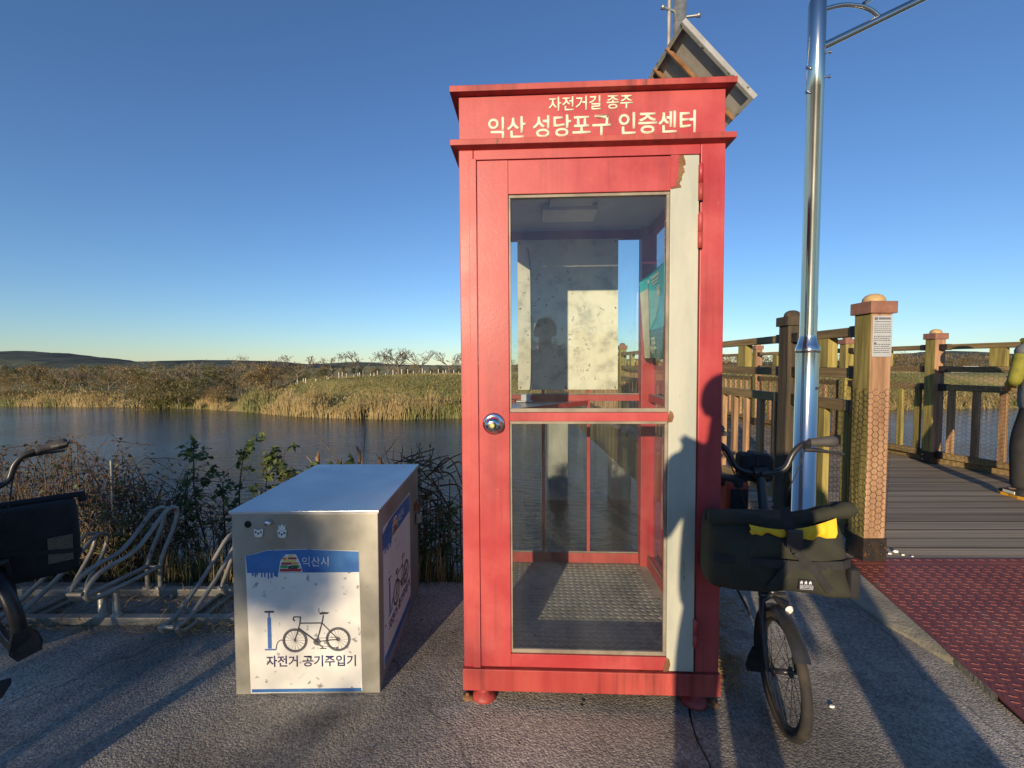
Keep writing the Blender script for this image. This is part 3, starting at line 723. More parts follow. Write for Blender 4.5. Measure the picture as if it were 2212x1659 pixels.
# scribbled stamps and marks
mb = MB(); rr = random.Random(3)
for k in range(64):
    x, z = rr.uniform(-.26, .25), rr.uniform(1.2, 1.85); s_ = rr.uniform(.006, .016)
    for q in range(rr.randint(2, 4)):
        a = (x + rr.uniform(-s_, s_), .4238, z + rr.uniform(-s_, s_)); b = (x + rr.uniform(-s_, s_), .4238, z + rr.uniform(-s_, s_))
        if (Vector(a) - Vector(b)).length > .004: mb.beam(a, b, .0018, .0012, (0, 1, 0))
mk = mb.build('pen_marks', M['ink_grey'], brd, fixn=False); tag(mk, kind='stuff')
# corner shelf
mb = MB(); mb.prism([(-.435, -.21, 1.089), (.10, .436, 1.089), (-.435, .436, 1.089)], (0, 0, .003)); sh = mb.build('corner_shelf', M['shelf'], booth)
mb = MB(); mb.beam((-.434, -.212, 1.083), (.10, .433, 1.083), .004, .026); mb.build('shelf_edge', M['red'], sh)
# ---- loose things inside
ink = empty('stamp_pad', (0, 0, 0), 0, 'small clear stamp box standing on the corner shelf inside booth', 'stamp box')
Bm = Matrix.Translation(booth.location) @ Matrix.Rotation(-R(2.6), 4, 'Z')
def bl(x, y, z): return Bm @ Vector((x, y, z))
ink.location = bl(-.265, .36, 1.0935)
mb = MB(); mb.box(-.045, .045, -.03, .03, 0, .006); mb.build('tray', M['white_plastic'], ink, bevel=.002)
mb = MB(); mb.box(-.018, .034, -.022, .022, .0065, .042); mb.build('box', M['pale'], ink, bevel=.003)
plant = empty('plant_sprig', bl(-.36, .33, 1.0922), 0, 'small green sprig lying on the corner shelf inside booth', 'plant')
mb = MB(); mb.tube([(-.05, -.02, .004), (0, 0, .01), (.06, .02, .018)], .002, 5); mb.build('stem', M['leaf'], plant)
mb = MB()
for k in range(9):
    a = rnd.uniform(0, 6.28); p = Vector((rnd.uniform(-.05, .06), rnd.uniform(-.02, .02), .012)); d = Vector((math.cos(a), math.sin(a), .4)) * .03; s_ = d.cross(Vector((0, 0, 1))).normalized() * .006
    mb.add([p, p + d * .5 + s_, p + d, p + d * .5 - s_], [(0, 1, 2, 3)])
mb.build('leaf', M['leaf_pale'], plant, fixn=False)
cord = MB(); cord.tube(smooth_path([bl(-.235, .42, 1.96), bl(-.222, .418, 1.84), bl(-.219, .416, 1.6), bl(-.217, .416, 1.4), bl(-.222, .416, 1.2), bl(-.235, .40, 1.14), bl(-.24, .37, 1.135)], 6), .0022, 6)
Bi = Bm.inverted(); cord.v = [tuple(Bi @ Vector(p)) for p in cord.v]
cord.build('stamp_cord', M['black_metal'], booth)
# leaflet in a clear sleeve on the right-hand pane
lf = empty('leaflet_sleeve', bl(.428, .12, 1.30), -R(2.6), 'curled turquoise leaflet in clear sleeve hung on side pane inside booth', 'leaflet')
def curl(u, v):       # u along the wall (0..1), v height (0..1)
    w = .26 * u
    lift = (.060 * (1 - u) ** 1.5 * (0.35 + .65 * v)) + .010
    return Vector((-lift + .0, .20 - w * (.55 + .45 * u), .46 * v + .06 * u * v - .01 * u))
def sheet(u0, u1, v0, v1, nu, nv, off, flip=False):
    mb = MB(); vs_ = []
    for i in range(nu + 1):
        for j in range(nv + 1):
            p = curl(u0 + (u1 - u0) * i / nu, v0 + (v1 - v0) * j / nv); p.x -= off; vs_.append(p)
    fs = [(i * (nv + 1) + j, i * (nv + 1) + j + 1, (i + 1) * (nv + 1) + j + 1, (i + 1) * (nv + 1) + j) for i in range(nu) for j in range(nv)]
    mb.add(vs_, fs, True); return mb
M['teal'] = mat('teal_print', (.02, .34, .42), (.06, .50, .58), (.04, .42, .50), rough=.4, scale=9)
M['teal_dark'] = mat('teal_dark_print', (.01, .06, .07), (.02, .13, .14), rough=.4, scale=12)
M['paper'] = mat('paper_back', (.50, .46, .36), (.62, .58, .46), rough=.7, scale=20)
sheet(.36, 1, .38, .98, 8, 6, .004).build('leaflet', M['teal'], lf, fixn=False)
sheet(.36, 1, .08, .38, 8, 4, .004).build('leaflet_photo', M['teal_dark'], lf, fixn=False)
sheet(.0, .36, .08, .84, 4, 5, .006).build('leaflet_back', M['paper'], lf, fixn=False)
sheet(.0, .36, .84, .98, 4, 2, .006).build('leaflet_top', M['teal'], lf, fixn=False)
cs_ = sheet(.0, 1, .04, 1.04, 8, 6, .010); cs_.f = [f[::-1] for f in cs_.f]
cs_.build('clear_sleeve', M['sleeve'], lf, fixn=False)
mb = MB()
for (u0, u1, v0, v1) in ((.35, .42, .885, .925), (.50, .80, .90, .925), (.52, .78, .865, .88), (.54, .76, .835, .85), (.72, .82, .70, .80), (.45, .62, .27, .30), (.50, .66, .225, .255), (.42, .70, .17, .20), (.48, .52, .13, .30), (.58, .61, .13, .28), (.40, .44, .15, .22)):
    vs_ = [curl(u0, v0), curl(u1, v0), curl(u1, v1), curl(u0, v1)]
    for p in vs_: p.x -= .0075
    mb.add(vs_, [(0, 1, 2, 3)])
tag(mb.build('print', M['paper'], lf, fixn=False), kind='stuff')

# ================================================================== AIR PUMP BOX
BW, BD, BH = .565, .80, .735
pump = empty('air_pump_box', (-.812, 1.712 + BD / 2, 0), R(1.0), 'stainless steel air pump box with white and blue bicycle stickers', 'pump box')
bx0, bx1, byf, byb = -BW / 2, BW / 2, -BD / 2, BD / 2
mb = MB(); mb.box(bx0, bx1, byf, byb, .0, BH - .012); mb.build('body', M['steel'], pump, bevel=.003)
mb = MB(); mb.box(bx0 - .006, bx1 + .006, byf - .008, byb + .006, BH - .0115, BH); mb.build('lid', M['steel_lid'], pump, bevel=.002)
def on_front(px, py):
    p = at_y(px, py, 1.712); return (p.x - pump.location.x, p.z)
def stick(front=True):
    F = byf if front else -0.0
    # sticker plane coordinates: u to the right, v up; print lies proud of the sheet
    if front:
        u0, v0 = on_front(540, 1496); u1, v1 = on_front(784, 1186); u1 = u0 + .437
    else:
        u0, u1, v0, v1 = -.335, .175, .052, .640
    W_, H_ = u1 - u0, v1 - v0
    def U(s): return u0 + W_ * s
    def V(t): return v0 + H_ * t
    mb = MB()
    tl = .985 if front else 1.0
    mb.prism([(U(0), F - .0014, V(0)), (U(1), F - .0014, V(.01)), (U(.985), F - .0014, V(.985)), (U(.5), F - .0014, V(1)), (U(.18), F - .0014, V(.995)), (U(-.02), F - .0014, V(.955))] if front else [(U(0), F - .0014, V(0)), (U(1), F - .0014, V(0)), (U(1), F - .0014, V(1)), (U(0), F - .0014, V(1))], (0, .0012, 0)); st = mb.build('sticker', M['sticker'], pump)
    if not front:
        st.location = (bx1, 0, 0); st.rotation_euler = (0, 0, R(90))
    def q(nm, s0, s1, t0, t1, m, d, par=st):
        mb = MB(); mb.box(U(s0), U(s1), F - d, F - d + .0008, V(t0), V(t1)); return mb.build(nm, m, par)
    mb = MB(); mb.prism([(U(-.005), F - .0024, V(.84)), (U(.985), F - .0024, V(.84)), (U(.983), F - .0024, V(.982)), (U(.5), F - .0024, V(.997)), (U(.18), F - .0024, V(.992)), (U(-.015), F - .0024, V(.955))], (0, .0008, 0)); mb.build('blue_band', M['sticker_blue'], st)
    q('blue_stripe', .01, .99, .008, .03 if front else .075, M['sticker_blue'], .0024)
    # runny drips under the band
    mb = MB()
    for k in range(9):
        s_ = .03 + .028 * k + rnd.uniform(-.008, .008); t_ = .84 - rnd.uniform(.012, .055)
        mb.box(U(s_), U(s_ + rnd.uniform(.008, .022)), F - .0022, F - .0016, V(t_), V(.8405))
    mb.build('drips', M['sticker_blue'], st)
    # city name and emblem
    lettering('익산시', W_ * .235, H_ * .068, (U(.60), F - .0026, V(.915)), st, M['pale'], thick=.0008, bold=.008)
    em = st
    stripes = [(.285, .475, .848, .868, 'em_red'), (.29, .355, .872, .892, 'em_green'), (.36, .44, .868, .888, 'ink_black'), (.385, .46, .873, .893, 'em_green'), (.30, .39, .895, .912, 'em_red'), (.395, .45, .896, .912, 'em_orange'), (.315, .43, .915, .93, 'em_yellow'), (.36, .435, .932, .946, 'em_red'), (.31, .35, .93, .946, 'em_orange'), (.36, .41, .949, .962, 'em_yellow')]
    mb = MB(); mb.prism([(U(.275), F - .0030, V(.843)), (U(.485), F - .0030, V(.843)), (U(.468), F - .0030, V(.90)), (U(.43), F - .0030, V(.966)), (U(.34), F - .0030, V(.966)), (U(.29), F - .0030, V(.92))], (0, .0006, 0)); mb.build('emblem_ground', M['white_plastic'], em)
    for (s0, s1, t0, t1, m) in stripes: q('emblem_stripe', s0, s1, t0, t1, M[m], .0036, em)
    # bicycle picture
    bp = st
    def P(s, t, d=.0026): return Vector((U(s), F - d, V(t)))
    ar = W_ / H_
    def ring(nm, cs, ct, r0, r1, m, d=.0026):
        mb = MB(); n = 28; vs_ = []
        for j in range(n):
            a = 2 * math.pi * j / n
            for r_ in (r0, r1): vs_.append(Vector((U(cs) + r_ * math.cos(a), F - d, V(ct) + r_ * math.sin(a))))
        mb.add(vs_, [(2 * j, 2 * j + 1, (2 * j + 3) % (2 * n), (2 * j + 2) % (2 * n)) for j in range(n)]); return mb.build(nm, m, bp, fixn=False)
    rw = W_ * .112
    c1, c2 = (.405, .37), (.79, .375)
    for c in (c1, c2):
        ring('tyre', c[0], c[1], rw * .86, rw, M['ink_grey']); ring('rim', c[0], c[1], rw * .80, rw * .87, M['ink_black'], .0028)
        mb = MB()
        for k in range(16):
            a = 2 * math.pi * k / 16; mb.beam(P(c[0], c[1]), P(c[0], c[1]) + Vector((math.cos(a), 0, math.sin(a))) * rw * .82, .0007, .0006, (0, 1, 0))
        mb.build('spokes', M['ink_grey'], bp, fixn=False)
    mb = MB(); w_ = .0042
    Bb = (.60, .36); St = (.648, .49); Hd = (.452, .49); Hd2 = (.44, .455)
    for a, b, ww in ((c1, Hd, w_ * .8), (Hd, St, w_), (Hd2, Bb, w_ * 1.2), (Bb, St, w_), (Bb, c2, w_ * .8), (St, c2, w_ * .7), (St, (.663, .545), w_), (Hd, (.458, .53), w_)):
        mb.beam(P(*a, .003), P(*b, .003), ww, .0008, (0, 1, 0))
    mb.build('frame', M['ink_black'], bp, fixn=False)
    mb = MB(); mb.prism([P(.63, .548, .003), P(.70, .553, .003), P(.715, .562, .003), P(.66, .566, .003), P(.628, .56, .003)], (0, .0008, 0)); mb.build('saddle', M['ink_black'], bp)
    mb = MB(); mb.tube([P(.46, .532, .003), P(.40, .535, .003), P(.392, .52, .003), P(.405, .505, .003)], .0022, 6); mb.build('handlebar', M['ink_black'], bp)
    ring('chainwheel', Bb[0], Bb[1], .004, W_ * .032, M['ink_grey'], .0032)
    ring('sprocket', c2[0], c2[1], .001, W_ * .018, M['ink_grey'], .0032); ring('derailleur', c2[0] - .01, c2[1] - .06, .001, W_ * .012, M['ink_grey'], .0032)
    mb = MB(); mb.beam(P(.60, .385, .0031), P(.79, .388, .0031), .0012, .0006, (0, 1, 0)); mb.beam(P(.60, .335, .0031), P(.78, .315, .0031), .0012, .0006, (0, 1, 0)); mb.beam(P(.60, .36, .0033), P(.655, .315, .0033), .003, .0008, (0, 1, 0)); mb.beam(P(.625, .312, .0033), P(.685, .312, .0033), .003, .0008, (0, 1, 0)); mb.build('chain', M['ink_black'], bp, fixn=False)
    # hand pump picture
    mb = MB(); mb.box(U(.163), U(.195), F - .003, F - .0022, V(.315), V(.53)); mb.box(U(.172), U(.186), F - .003, F - .0022, V(.53), V(.565)); mb.box(U(.135), U(.235), F - .0034, F - .0026, V(.303), V(.312)); mb.build('pump_picture', M['ink_blue'], st)
    mb = MB(); mb.box(U(.14), U(.222), F - .003, F - .0022, V(.565), V(.577)); mb.tube(smooth_path([P(.235, .308, .0026), P(.245, .35, .0026), P(.275, .372, .0026), P(.30, .372, .0026)], 4), .0018, 5); mb.build('pump_handle_picture', M['ink_black'], st)
    lettering('자전거 공기주입기', W_ * .80, H_ * .078, (U(.545), F - .0016, V(.225)), st, M['ink_navy'], thick=.001, bold=.013)
    return st
stick(True); stick(False)
# fittings on the front
u, v = on_front(533, 1132); mb = MB(); mb.lathe([(0, byf - .0012), (.0135, byf - .0012), (.0135, byf - .0004)], (u, 0, v), 22, 'y'); mb.build('hose_hole', M['hole'], pump)
u, v = on_front(580, 1127); mb = MB(); mb.lathe([(0, byf - .022), (.010, byf - .022), (.012, byf - .014), (.014, byf - .004), (.014, byf - .0002)], (u, 0, v), 14, 'y'); lk = mb.build('cam_lock', M['chrome'], pump)
for (px, py, tulip) in ((557, 1150, False), (607, 1152, True)):
    u, v = on_front(px, py); k = .0165
    pl = [(-1, .1), (-1.1, .9), (-.7, 1.0), (-.35, .75), (.35, .75), (.7, 1.0), (1.1, .9), (1, .1), (.85, -.75), (.45, -.95), (-.45, -.95), (-.85, -.75)]
    mb = MB(); mb.prism([(u + a * k, byf - .006, v + b * k) for a, b in pl], (0, .0045, 0)); nz_ = mb.build('valve_adapter', M['white_plastic'], pump, bevel=.001)
    if tulip:
        mb = MB(); mb.prism([(u + a * k, byf - .0052, v + b * k) for a, b in [(-.75, 1.0), (-.85, 2.3), (-.4, 1.75), (0, 2.5), (.4, 1.75), (.85, 2.3), (.75, 1.0), (.3, .8), (-.3, .8)]], (0, .0040, 0)); mb.build('tulip', M['white_plastic'], nz_, bevel=.001)
    for a in (-.6, 0, .6):
        mb = MB(); mb.lathe([(0, byf - .0072), (.0035, byf - .0072), (.0035, byf - .0060)], (u + a * k, 0, v + (.25 if a else -.1) * k), 12, 'y'); mb.build('port', M['hole'], nz_)
# hasp and padlock on the far side edge
mb = MB(); mb.box(bx1 + .0005, bx1 + .012, byb - .10, byb - .02, .50, .54); hp = mb.build('hasp', M['rust'], pump, bevel=.002)
mb = MB(); mb.box(bx1 + .006, bx1 + .030, byb - .085, byb - .04, .425, .475); pk = mb.build('padlock', M['galv'], pump, bevel=.003)
mb = MB(); mb.tube(smooth_path([(bx1 + .018, byb - .078, .475), (bx1 + .018, byb - .078, .51), (bx1 + .018, byb - .062, .528), (bx1 + .018, byb - .047, .51), (bx1 + .018, byb - .047, .475)], 4), .004, 8); mb.build('shackle', M['rust'], pk)

# ================================================================== FOOTBRIDGE
DECK = .05
def right_edge(Y):
    pts = [(1.5, 6.42), (3.4, 5.95), (5.65, 5.35), (6.9, 5.2), (9.3, 5.1), (60, 5.1)]
    for a, b in zip(pts, pts[1:]):
        if a[0] <= Y <= b[0]: return a[1] + (b[1] - a[1]) * (Y - a[0]) / (b[0] - a[0])
    return 5.1
LX = 2.30
YEND = 27.0
bridge = empty('footbridge', (0, 0, 0), 0, 'wooden footbridge deck of weathered planks crossing the river', 'bridge')
mb = MB(); mb.box(-.5, .5, -.0815, .0815, -.045, 0)
pm = mb.build('plank', M['plank'], bridge, bevel=.002); pm_mesh = pm.data
y = 2.915; i = 0
while y < YEND:
    o = pm if i == 0 else link('plank', pm_mesh, bridge)
    x0, x1 = LX - .20, right_edge(y) + .22
    o.location = ((x0 + x1) / 2 + rnd.uniform(-.012, .012), y, DECK + rnd.uniform(-.0012, .0012)); o.scale = (x1 - x0, 1, 1); o.rotation_euler = (rnd.uniform(-.004, .004), 0, rnd.uniform(-.003, .003))
    y += .172; i += 1
# stringers and kerb beams
for xb in (LX - .10, 3.7, 5.0):
    mb = MB(); mb.box(xb - .07, xb + .07, 2.9, YEND, -.40, DECK - .046); mb.build('stringer', M['fascia'], bridge)
mb = MB(); mb.beam((5.45, 5.6, DECK + .05), (6.55, 1.5, DECK + .05), .13, .09); mb.beam((5.22, YEND, DECK + .05), (5.22, 9.3, DECK + .05), .13, .09); mb.beam((5.22, 9.3, DECK + .051), (5.45, 5.6, DECK + .051), .13, .09); mb.build('kerb_beam', M['rail_wood'], bridge)
mb = MB(); mb.box(-.055, .055, -.014, .014, -.66, .0); fm = mb.build('fascia_board', M['fascia'], bridge, bevel=.003)
y = 3.15; i = 0
while y < YEND:
    o = fm if i == 0 else link('fascia_board', fm.data, bridge)
    o.location = (LX - .225, y, DECK - .02 + rnd.uniform(-.012, .012)); o.rotation_euler = (0, 0, R(90))
    y += .1165; i += 1
for (px_, py_) in ((1.98, 19.4), (4.7, 19.4)):
    mb = MB(); mb.box(px_ - .42, px_ + .42, py_ - .42, py_ + .42, -6.5, -.41); mb.build('pier', M['pier'], bridge, bevel=.03)
mb = MB(); mb.box(1.5, 5.3, 19.05, 19.75, -.66, -.401); mb.build('pier_cap', M['pier'], bridge, bevel=.02)

# ---- railing pieces
PW = .135
def hexwire(mb, a, b, z0, z1, s=.021, r_=.0012, jit=.0022):
    """flat-topped hexagonal netting between two ground points a, b"""
    a = Vector(a); b = Vector(b); L_ = (b - a).length; d = (b - a) / L_
    nrm = Vector((-d.y, d.x, 0))
    h = s * math.sqrt(3) * .92
    def pt(x, z):
        k = math.sin(x * 131.7 + z * 77.1) * jit; k2 = math.cos(x * 91.3 - z * 113.9) * jit
        p = a + d * min(max(x + k, 0), L_); return Vector((p.x, p.y, z + k2)) + nrm * (.004 * math.sin(x * 9 + z * 7))
    def seg(p, q):
        t = (q - p).normalized(); u = t.cross(nrm).normalized() * r_; w = nrm * r_
        vs_ = [p + u, p - u * .5 + w, p - u * .5 - w, q + u, q - u * .5 + w, q - u * .5 - w]
        mb.add(vs_, [(0, 1, 4, 3), (1, 2, 5, 4), (2, 0, 3, 5)])
    nxh = int(L_ / (1.5 * s)); nz_ = int((z1 - z0) / h)
    for i in range(nxh):
        for j in range(nz_):
            cx_ = (i + .5) * 1.5 * s; cz = z0 + (j + .5) * h + (h / 2 if i % 2 else 0)
            L0 = pt(cx_ - s, cz); T0 = pt(cx_ - s / 2, cz + h / 2); T1 = pt(cx_ + s / 2, cz + h / 2); B0 = pt(cx_ - s / 2, cz - h / 2)
            seg(L0, T0); seg(T0, T1); seg(L0, B0)
def railing(name_label, posts, cat_='railing', mesh_upto=99, green=False, wire_side=1, detail_upto=99, skip=()):
    r_ = empty('bridge_railing', (posts[0][0], posts[0][1], DECK), 0, name_label, 'railing')
    ox, oy = posts[0]
    def L3(x, y, z): return (x - ox, y - oy, z - DECK)
    pms = {}
    for k, (x, y) in enumerate(posts):
        hgt = 1.60
        key = 'g' if (green or k % 2 == 1) else 'b'
        if key not in pms:
            mb = MB(); mb.box(-PW / 2, PW / 2, -PW / 2, PW / 2, .0, hgt); p = mb.build('post', M['post_green'] if key == 'g' else M['post_wood'], r_, bevel=.008)
            p.data.materials.append(M['post_green'])
            for f in p.data.polygons:
                if f.normal.x < -.6: f.material_index = 1
            mb = MB(); mb.box(-PW / 2 - .017, PW / 2 + .017, -PW / 2 - .017, PW / 2 + .017, hgt - .03, hgt + .045); c = mb.build('post_cap', M['cap'], p, bevel=.004)
            mb = MB(); mb.lathe([(.060, hgt + .044), (.062, hgt + .055), (.058, hgt + .072), (.045, hgt + .088), (.024, hgt + .098), (0, hgt + .101)], (0, 0, 0), 18); mb.build('ball', M['ball'] if k == 0 else M['cap'], p)
            mb = MB(); mb.box(-PW / 2 - .007, PW / 2 + .007, -PW / 2 - .007, PW / 2 + .007, 0, .15)
            for sx in (-1, 1):
                for zz in (.05, .11):
                    mb.lathe([(0, -PW / 2 - .017), (.010, -PW / 2 - .016), (.010, -PW / 2 - .006)], (sx * .04, 0, zz), 8, 'y'); mb.lathe([(0, -PW / 2 - .017), (.010, -PW / 2 - .016), (.010, -PW / 2 - .006)], (sx * .04, 0, zz), 8, 'x')
            mb.build('post_shoe', M['black_bracket'], p)
            pms[key] = p
        else:
            p = copy_tree(pms[key], r_)
        p.location = L3(x, y, DECK)
        p.rotation_euler = (0, 0, rnd.uniform(-.02, .02))
    for k in range(len(posts) - 1):
        if k in skip: continue
        a, b = Vector((*posts[k], 0)), Vector((*posts[k + 1], 0)); d = (b - a); L_ = d.length; d /= L_
        A, B = a + d * (PW / 2 + .004), b - d * (PW / 2 + .004)
        ang = math.atan2(d.y, d.x)
        mid = (A + B) / 2; ln = (B - A).length
        for (zc, hh, ww) in ((1.52, .062, .075), (1.245, .068, .06), (1.02, .075, .06), (.17, .075, .06)):
            mb = MB(); mb.box(-ln / 2, ln / 2, -ww / 2, ww / 2, -hh / 2, hh / 2); q = mb.build('rail', M['rail_wood'], r_, bevel=.005)
            q.location = L3(mid.x, mid.y, zc); q.rotation_euler = (0, 0, ang)
            if k < detail_upto:
                for e in (-1, 1):
                    mb = MB(); mb.box(e * ln / 2 - (.075 if e > 0 else .001), e * ln / 2 + (.001 if e > 0 else .075), -ww / 2 - .006, ww / 2 + .006, -hh / 2 - .006, hh / 2 + .006); mb.build('bracket', M['black_bracket'], q)
        nb_ = max(1, round(ln / 1.25))
        for j in range(nb_):
            c = A + (B - A) * ((j + .5) / nb_)
            mb = MB(); mb.box(-.07, .07, -.035, .035, 1.2805, 1.4885); q = mb.build('spacer_block', M['post_green'], r_, bevel=.004); q.location = L3(c.x, c.y, 0); q.location.z = -DECK; q.rotation_euler = (0, 0, ang)
        n = max(2, round(ln / .235)); bm_ = None
        for j in range(n):
            c = A + (B - A) * ((j + .5) / n)
            if bm_ is None:
                mb = MB(); mb.box(-.032, .032, -.022, .022, .208, .982); q = mb.build('baluster', M['post_green'] if (green or ln < 1.2) else M['bal_wood'], r_, bevel=.003); bm_ = q.data
            else: q = link('baluster', bm_, r_)
            q.location = L3(c.x, c.y, 0); q.location.z = -DECK; q.rotation_euler = (0, 0, ang)
        if k < mesh_upto:
            mb = MB(); nrm = Vector((-d.y, d.x, 0)) * .042 * wire_side
            hexwire(mb, Vector(L3(A.x, A.y, 0)) + nrm, Vector(L3(B.x, B.y, 0)) + nrm, .14 - DECK, 1.24 - DECK, s=.026 if k == 0 else .030)
            w = mb.build('wire_netting', M['wire'], r_, fixn=False); tag(w, kind='stuff')
    return r_
left_posts = [(LX, 2.86), (LX + .02, 3.72), (LX, 6.47), (LX - .02, 9.25)] + [(LX - .02, 9.25 + 2.75 * k) for k in range(1, 7)]
lr = railing('weathered wooden railing with netting and a metal plaque on its entrance post', left_posts, mesh_upto=3, wire_side=-1, detail_upto=3)
right_posts = [(6.36, 1.75), (5.95, 3.4), (5.35, 5.66), (5.2, 6.95), (5.1, 9.3)] + [(5.1, 9.3 + 2.75 * k) for k in range(1, 7)]
rr_ = railing('wooden railing with hexagonal netting running beyond the leaning person', right_posts, mesh_upto=4, green=False, wire_side=1, detail_upto=5)
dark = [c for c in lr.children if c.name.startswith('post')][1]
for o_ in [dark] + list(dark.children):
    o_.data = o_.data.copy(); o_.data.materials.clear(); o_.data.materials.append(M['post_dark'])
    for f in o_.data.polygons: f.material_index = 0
# netting wrapped round the entrance post, and its plaque
mb = MB(); h_ = PW / 2 + .006
for (a, b) in (((-h_, -h_), (h_, -h_)), ((-h_, h_), (-h_, -h_)), ((h_, -h_), (h_, h_))):
    hexwire(mb, (*a, 0), (*b, 0), .16, 1.10, s=.024)
w = mb.build('wire_netting', M['wire'], lr, fixn=False); tag(w, kind='stuff')
mb = MB(); f_ = -PW / 2 - .006; mb.box(-.058, .062, f_, f_ + .004, 1.30, 1.555); pq = mb.build('plaque', M['plaque'], lr, bevel=.001); tag(pq, 'metal plaque with small dark print near the post top')
mb = MB()
mb.box(-.05, -.03, f_ - .0012, f_ - .0002, 1.528, 1.545); mb.box(-.024, .05, f_ - .0012, f_ - .0002, 1.530, 1.544); mb.box(-.046, .05, f_ - .0012, f_ - .0002, 1.515, 1.520)
for k in range(15):
    z = 1.502 - k * .0125
    if k in (5, 9): continue
    x = -.05
    while x < .045:
        w_ = rnd.uniform(.006, .016); mb.box(x, min(.052, x + w_), f_ - .0012, f_ - .0002, z - .0025, z + .0025); x += w_ + .004
mb.box(-.05, -.035, f_ - .0014, f_ - .0004, 1.375, 1.39)
pr = mb.build('print', M['ink_grey'], pq, fixn=False); tag(pr, kind='stuff')

# ================================================================== RED TREAD PLATE RAMP
pl0 = at_z(1828, 1212, .052); pl1 = at_z(2212, 1562, .012)
def ramp_z(y): return .006 + (.052 - .006) * max(0, min(1.0, (y - .6) / 2.155))
ramp = empty('tread_plate_ramp', (2.2, 2.2, 0), 0, 'red steel tread plate ramp leading onto the wooden footbridge', 'ramp')
def RL(p): return (p[0] - 2.2, p[1] - 2.2, p[2])
mb = MB()
def lx(y): return pl0.x + (y - pl0.y) * (pl1.x - pl0.x) / (pl1.y - pl0.y)
c = [(lx(.6), .6, .006), (6.3, .6, .006), (6.3, 2.755, ramp_z(2.755)), (lx(2.755), 2.755, ramp_z(2.755))]
mb.prism([RL(p) for p in c], (0, 0, -.008)); mb.build('plate', M['redplate'], ramp)
mb = MB(); mb.prism([RL(p) for p in [(lx(2.76), 2.76, .053), (6.3, 2.76, .053), (6.3, 2.825, .055), (lx(2.76) + .01, 2.825, .055)]], (0, 0, -.008)); mb.build('plate_lip', M['redplate'], ramp)
mb = MB()
# diamond tread: alternating lugs in a lattice
sx_, sy_ = .034, .030
jmax = int((2.815 - .62) / sy_)
for j in range(jmax):
    yy = .64 + j * sy_; 
    x0 = lx(yy) + .02
    n = int((6.0 - x0) / sx_)
    lim = 2.75 / 1.0
    for i in range(n):
        x = x0 + i * sx_ + (sx_ / 2 if j % 2 else 0)
        if x > 1.146 * (yy + .5) + 1.3 or x > 5.9: break
        zz = ramp_z(yy) if yy < 2.757 else .0545
        if 2.735 < yy < 2.782: continue
        a = R(-24) if (i + j) % 2 else R(66)
        Mx = Matrix.Translation((x - 2.2, yy - 2.2, zz)) @ Matrix.Rotation(a, 4, 'Z')
        L_, W_ = .0165, .0045
        mb.add([Mx @ Vector(p) for p in ((-L_, 0, -.0005), (0, -W_, -.0005), (L_, 0, -.0005), (0, W_, -.0005), (-L_ * .55, 0, .0028), (L_ * .55, 0, .0028))], [(0, 1, 4), (1, 5, 4), (1, 2, 5), (2, 3, 5), (3, 4, 5), (3, 0, 4)])
lg = mb.build('tread_lugs', M['lug'], ramp, fixn=False); tag(lg, kind='stuff')
# mortar fillet beside the plate
outer = [at_z(1757, 1228), at_z(1800, 1273), at_z(1850, 1308), at_z(1905, 1348), at_z(1960, 1378), at_z(2010, 1410), at_z(2065, 1440), at_z(2120, 1478), at_z(2150, 1505)]
inner_y = [2.80, 2.55, 2.40, 2.25, 2.12, 2.0, 1.88, 1.74, 1.66]
mb = MB(); vs_ = []
for p, yy in zip(outer, inner_y):
    q = Vector((lx(yy) - .004, yy, ramp_z(yy) + .001))
    p2 = p.copy(); p2.z = -.004
    p3 = Vector((p.x + .004, p.y + .004, .012)); vs_ += [p2, p3, (p3 + q) / 2 + Vector((0, 0, .006)), q, Vector((q.x, q.y, -.01))]
mb.add(vs_, [(r_ * 5 + c_, r_ * 5 + c_ + 1, r_ * 5 + c_ + 6, r_ * 5 + c_ + 5) for r_ in range(8) for c_ in range(4)], False)
tag(mb.build('mortar_edging', M['mortar']), kind='structure')

# ================================================================== LAMP POST
lp = at_y(1738, 1000, 2.72)
lamp = empty('street_lamp', (lp.x, 2.72, 0), 0, 'polished stainless steel street lamp post with curved bracket arm', 'street lamp')
mb = MB(); mb.lathe([(.0, .0), (.105, 0), (.105, .014), (.065, .016), (.063, 1.37), (.063, 1.385), (.061, 1.388)], n=36); mb.build('lower_tube', M['polished'], lamp)
mb = MB(); mb.lathe([(.0645, 1.372), (.0665, 1.38), (.0665, 1.396), (.058, 1.42), (.0465, 1.462), (.046, 1.475)], n=36); mb.build('collar', M['polished'], lamp)
mb = MB(); mb.lathe([(.0455, 1.46), (.0455, 2.93), (.0467, 2.932), (.0467, 3.42), (.042, 3.44), (.0, 3.46)], n=36); mb.build('upper_tube', M['polished'], lamp)
mb = MB(); mb.lathe([(.03, 3.455), (.042, 3.475), (.046, 3.51), (.042, 3.545), (.028, 3.565), (0, 3.57)], n=24); mb.build('finial', M['polished'], lamp)
for (z, a) in ((3.04, 200), (2.90, 200), (3.13, -20), (2.99, -20), (1.16, -70), (.80, -75)):
    ca, sa = math.cos(R(a)), math.sin(R(a)); mb = MB(); r0 = .045 if z > 1.5 else .062
    L_ = .03 if z > 1.5 else .008
    mb.tube([(ca * r0, sa * r0, z), (ca * (r0 + L_ * .7), sa * (r0 + L_ * .7), z)], .005, 8); mb.tube([(ca * (r0 + L_ * .65), sa * (r0 + L_ * .65), z), (ca * (r0 + L_), sa * (r0 + L_), z)], .0095, 6); mb.build('bolt', M['chrome'], lamp)
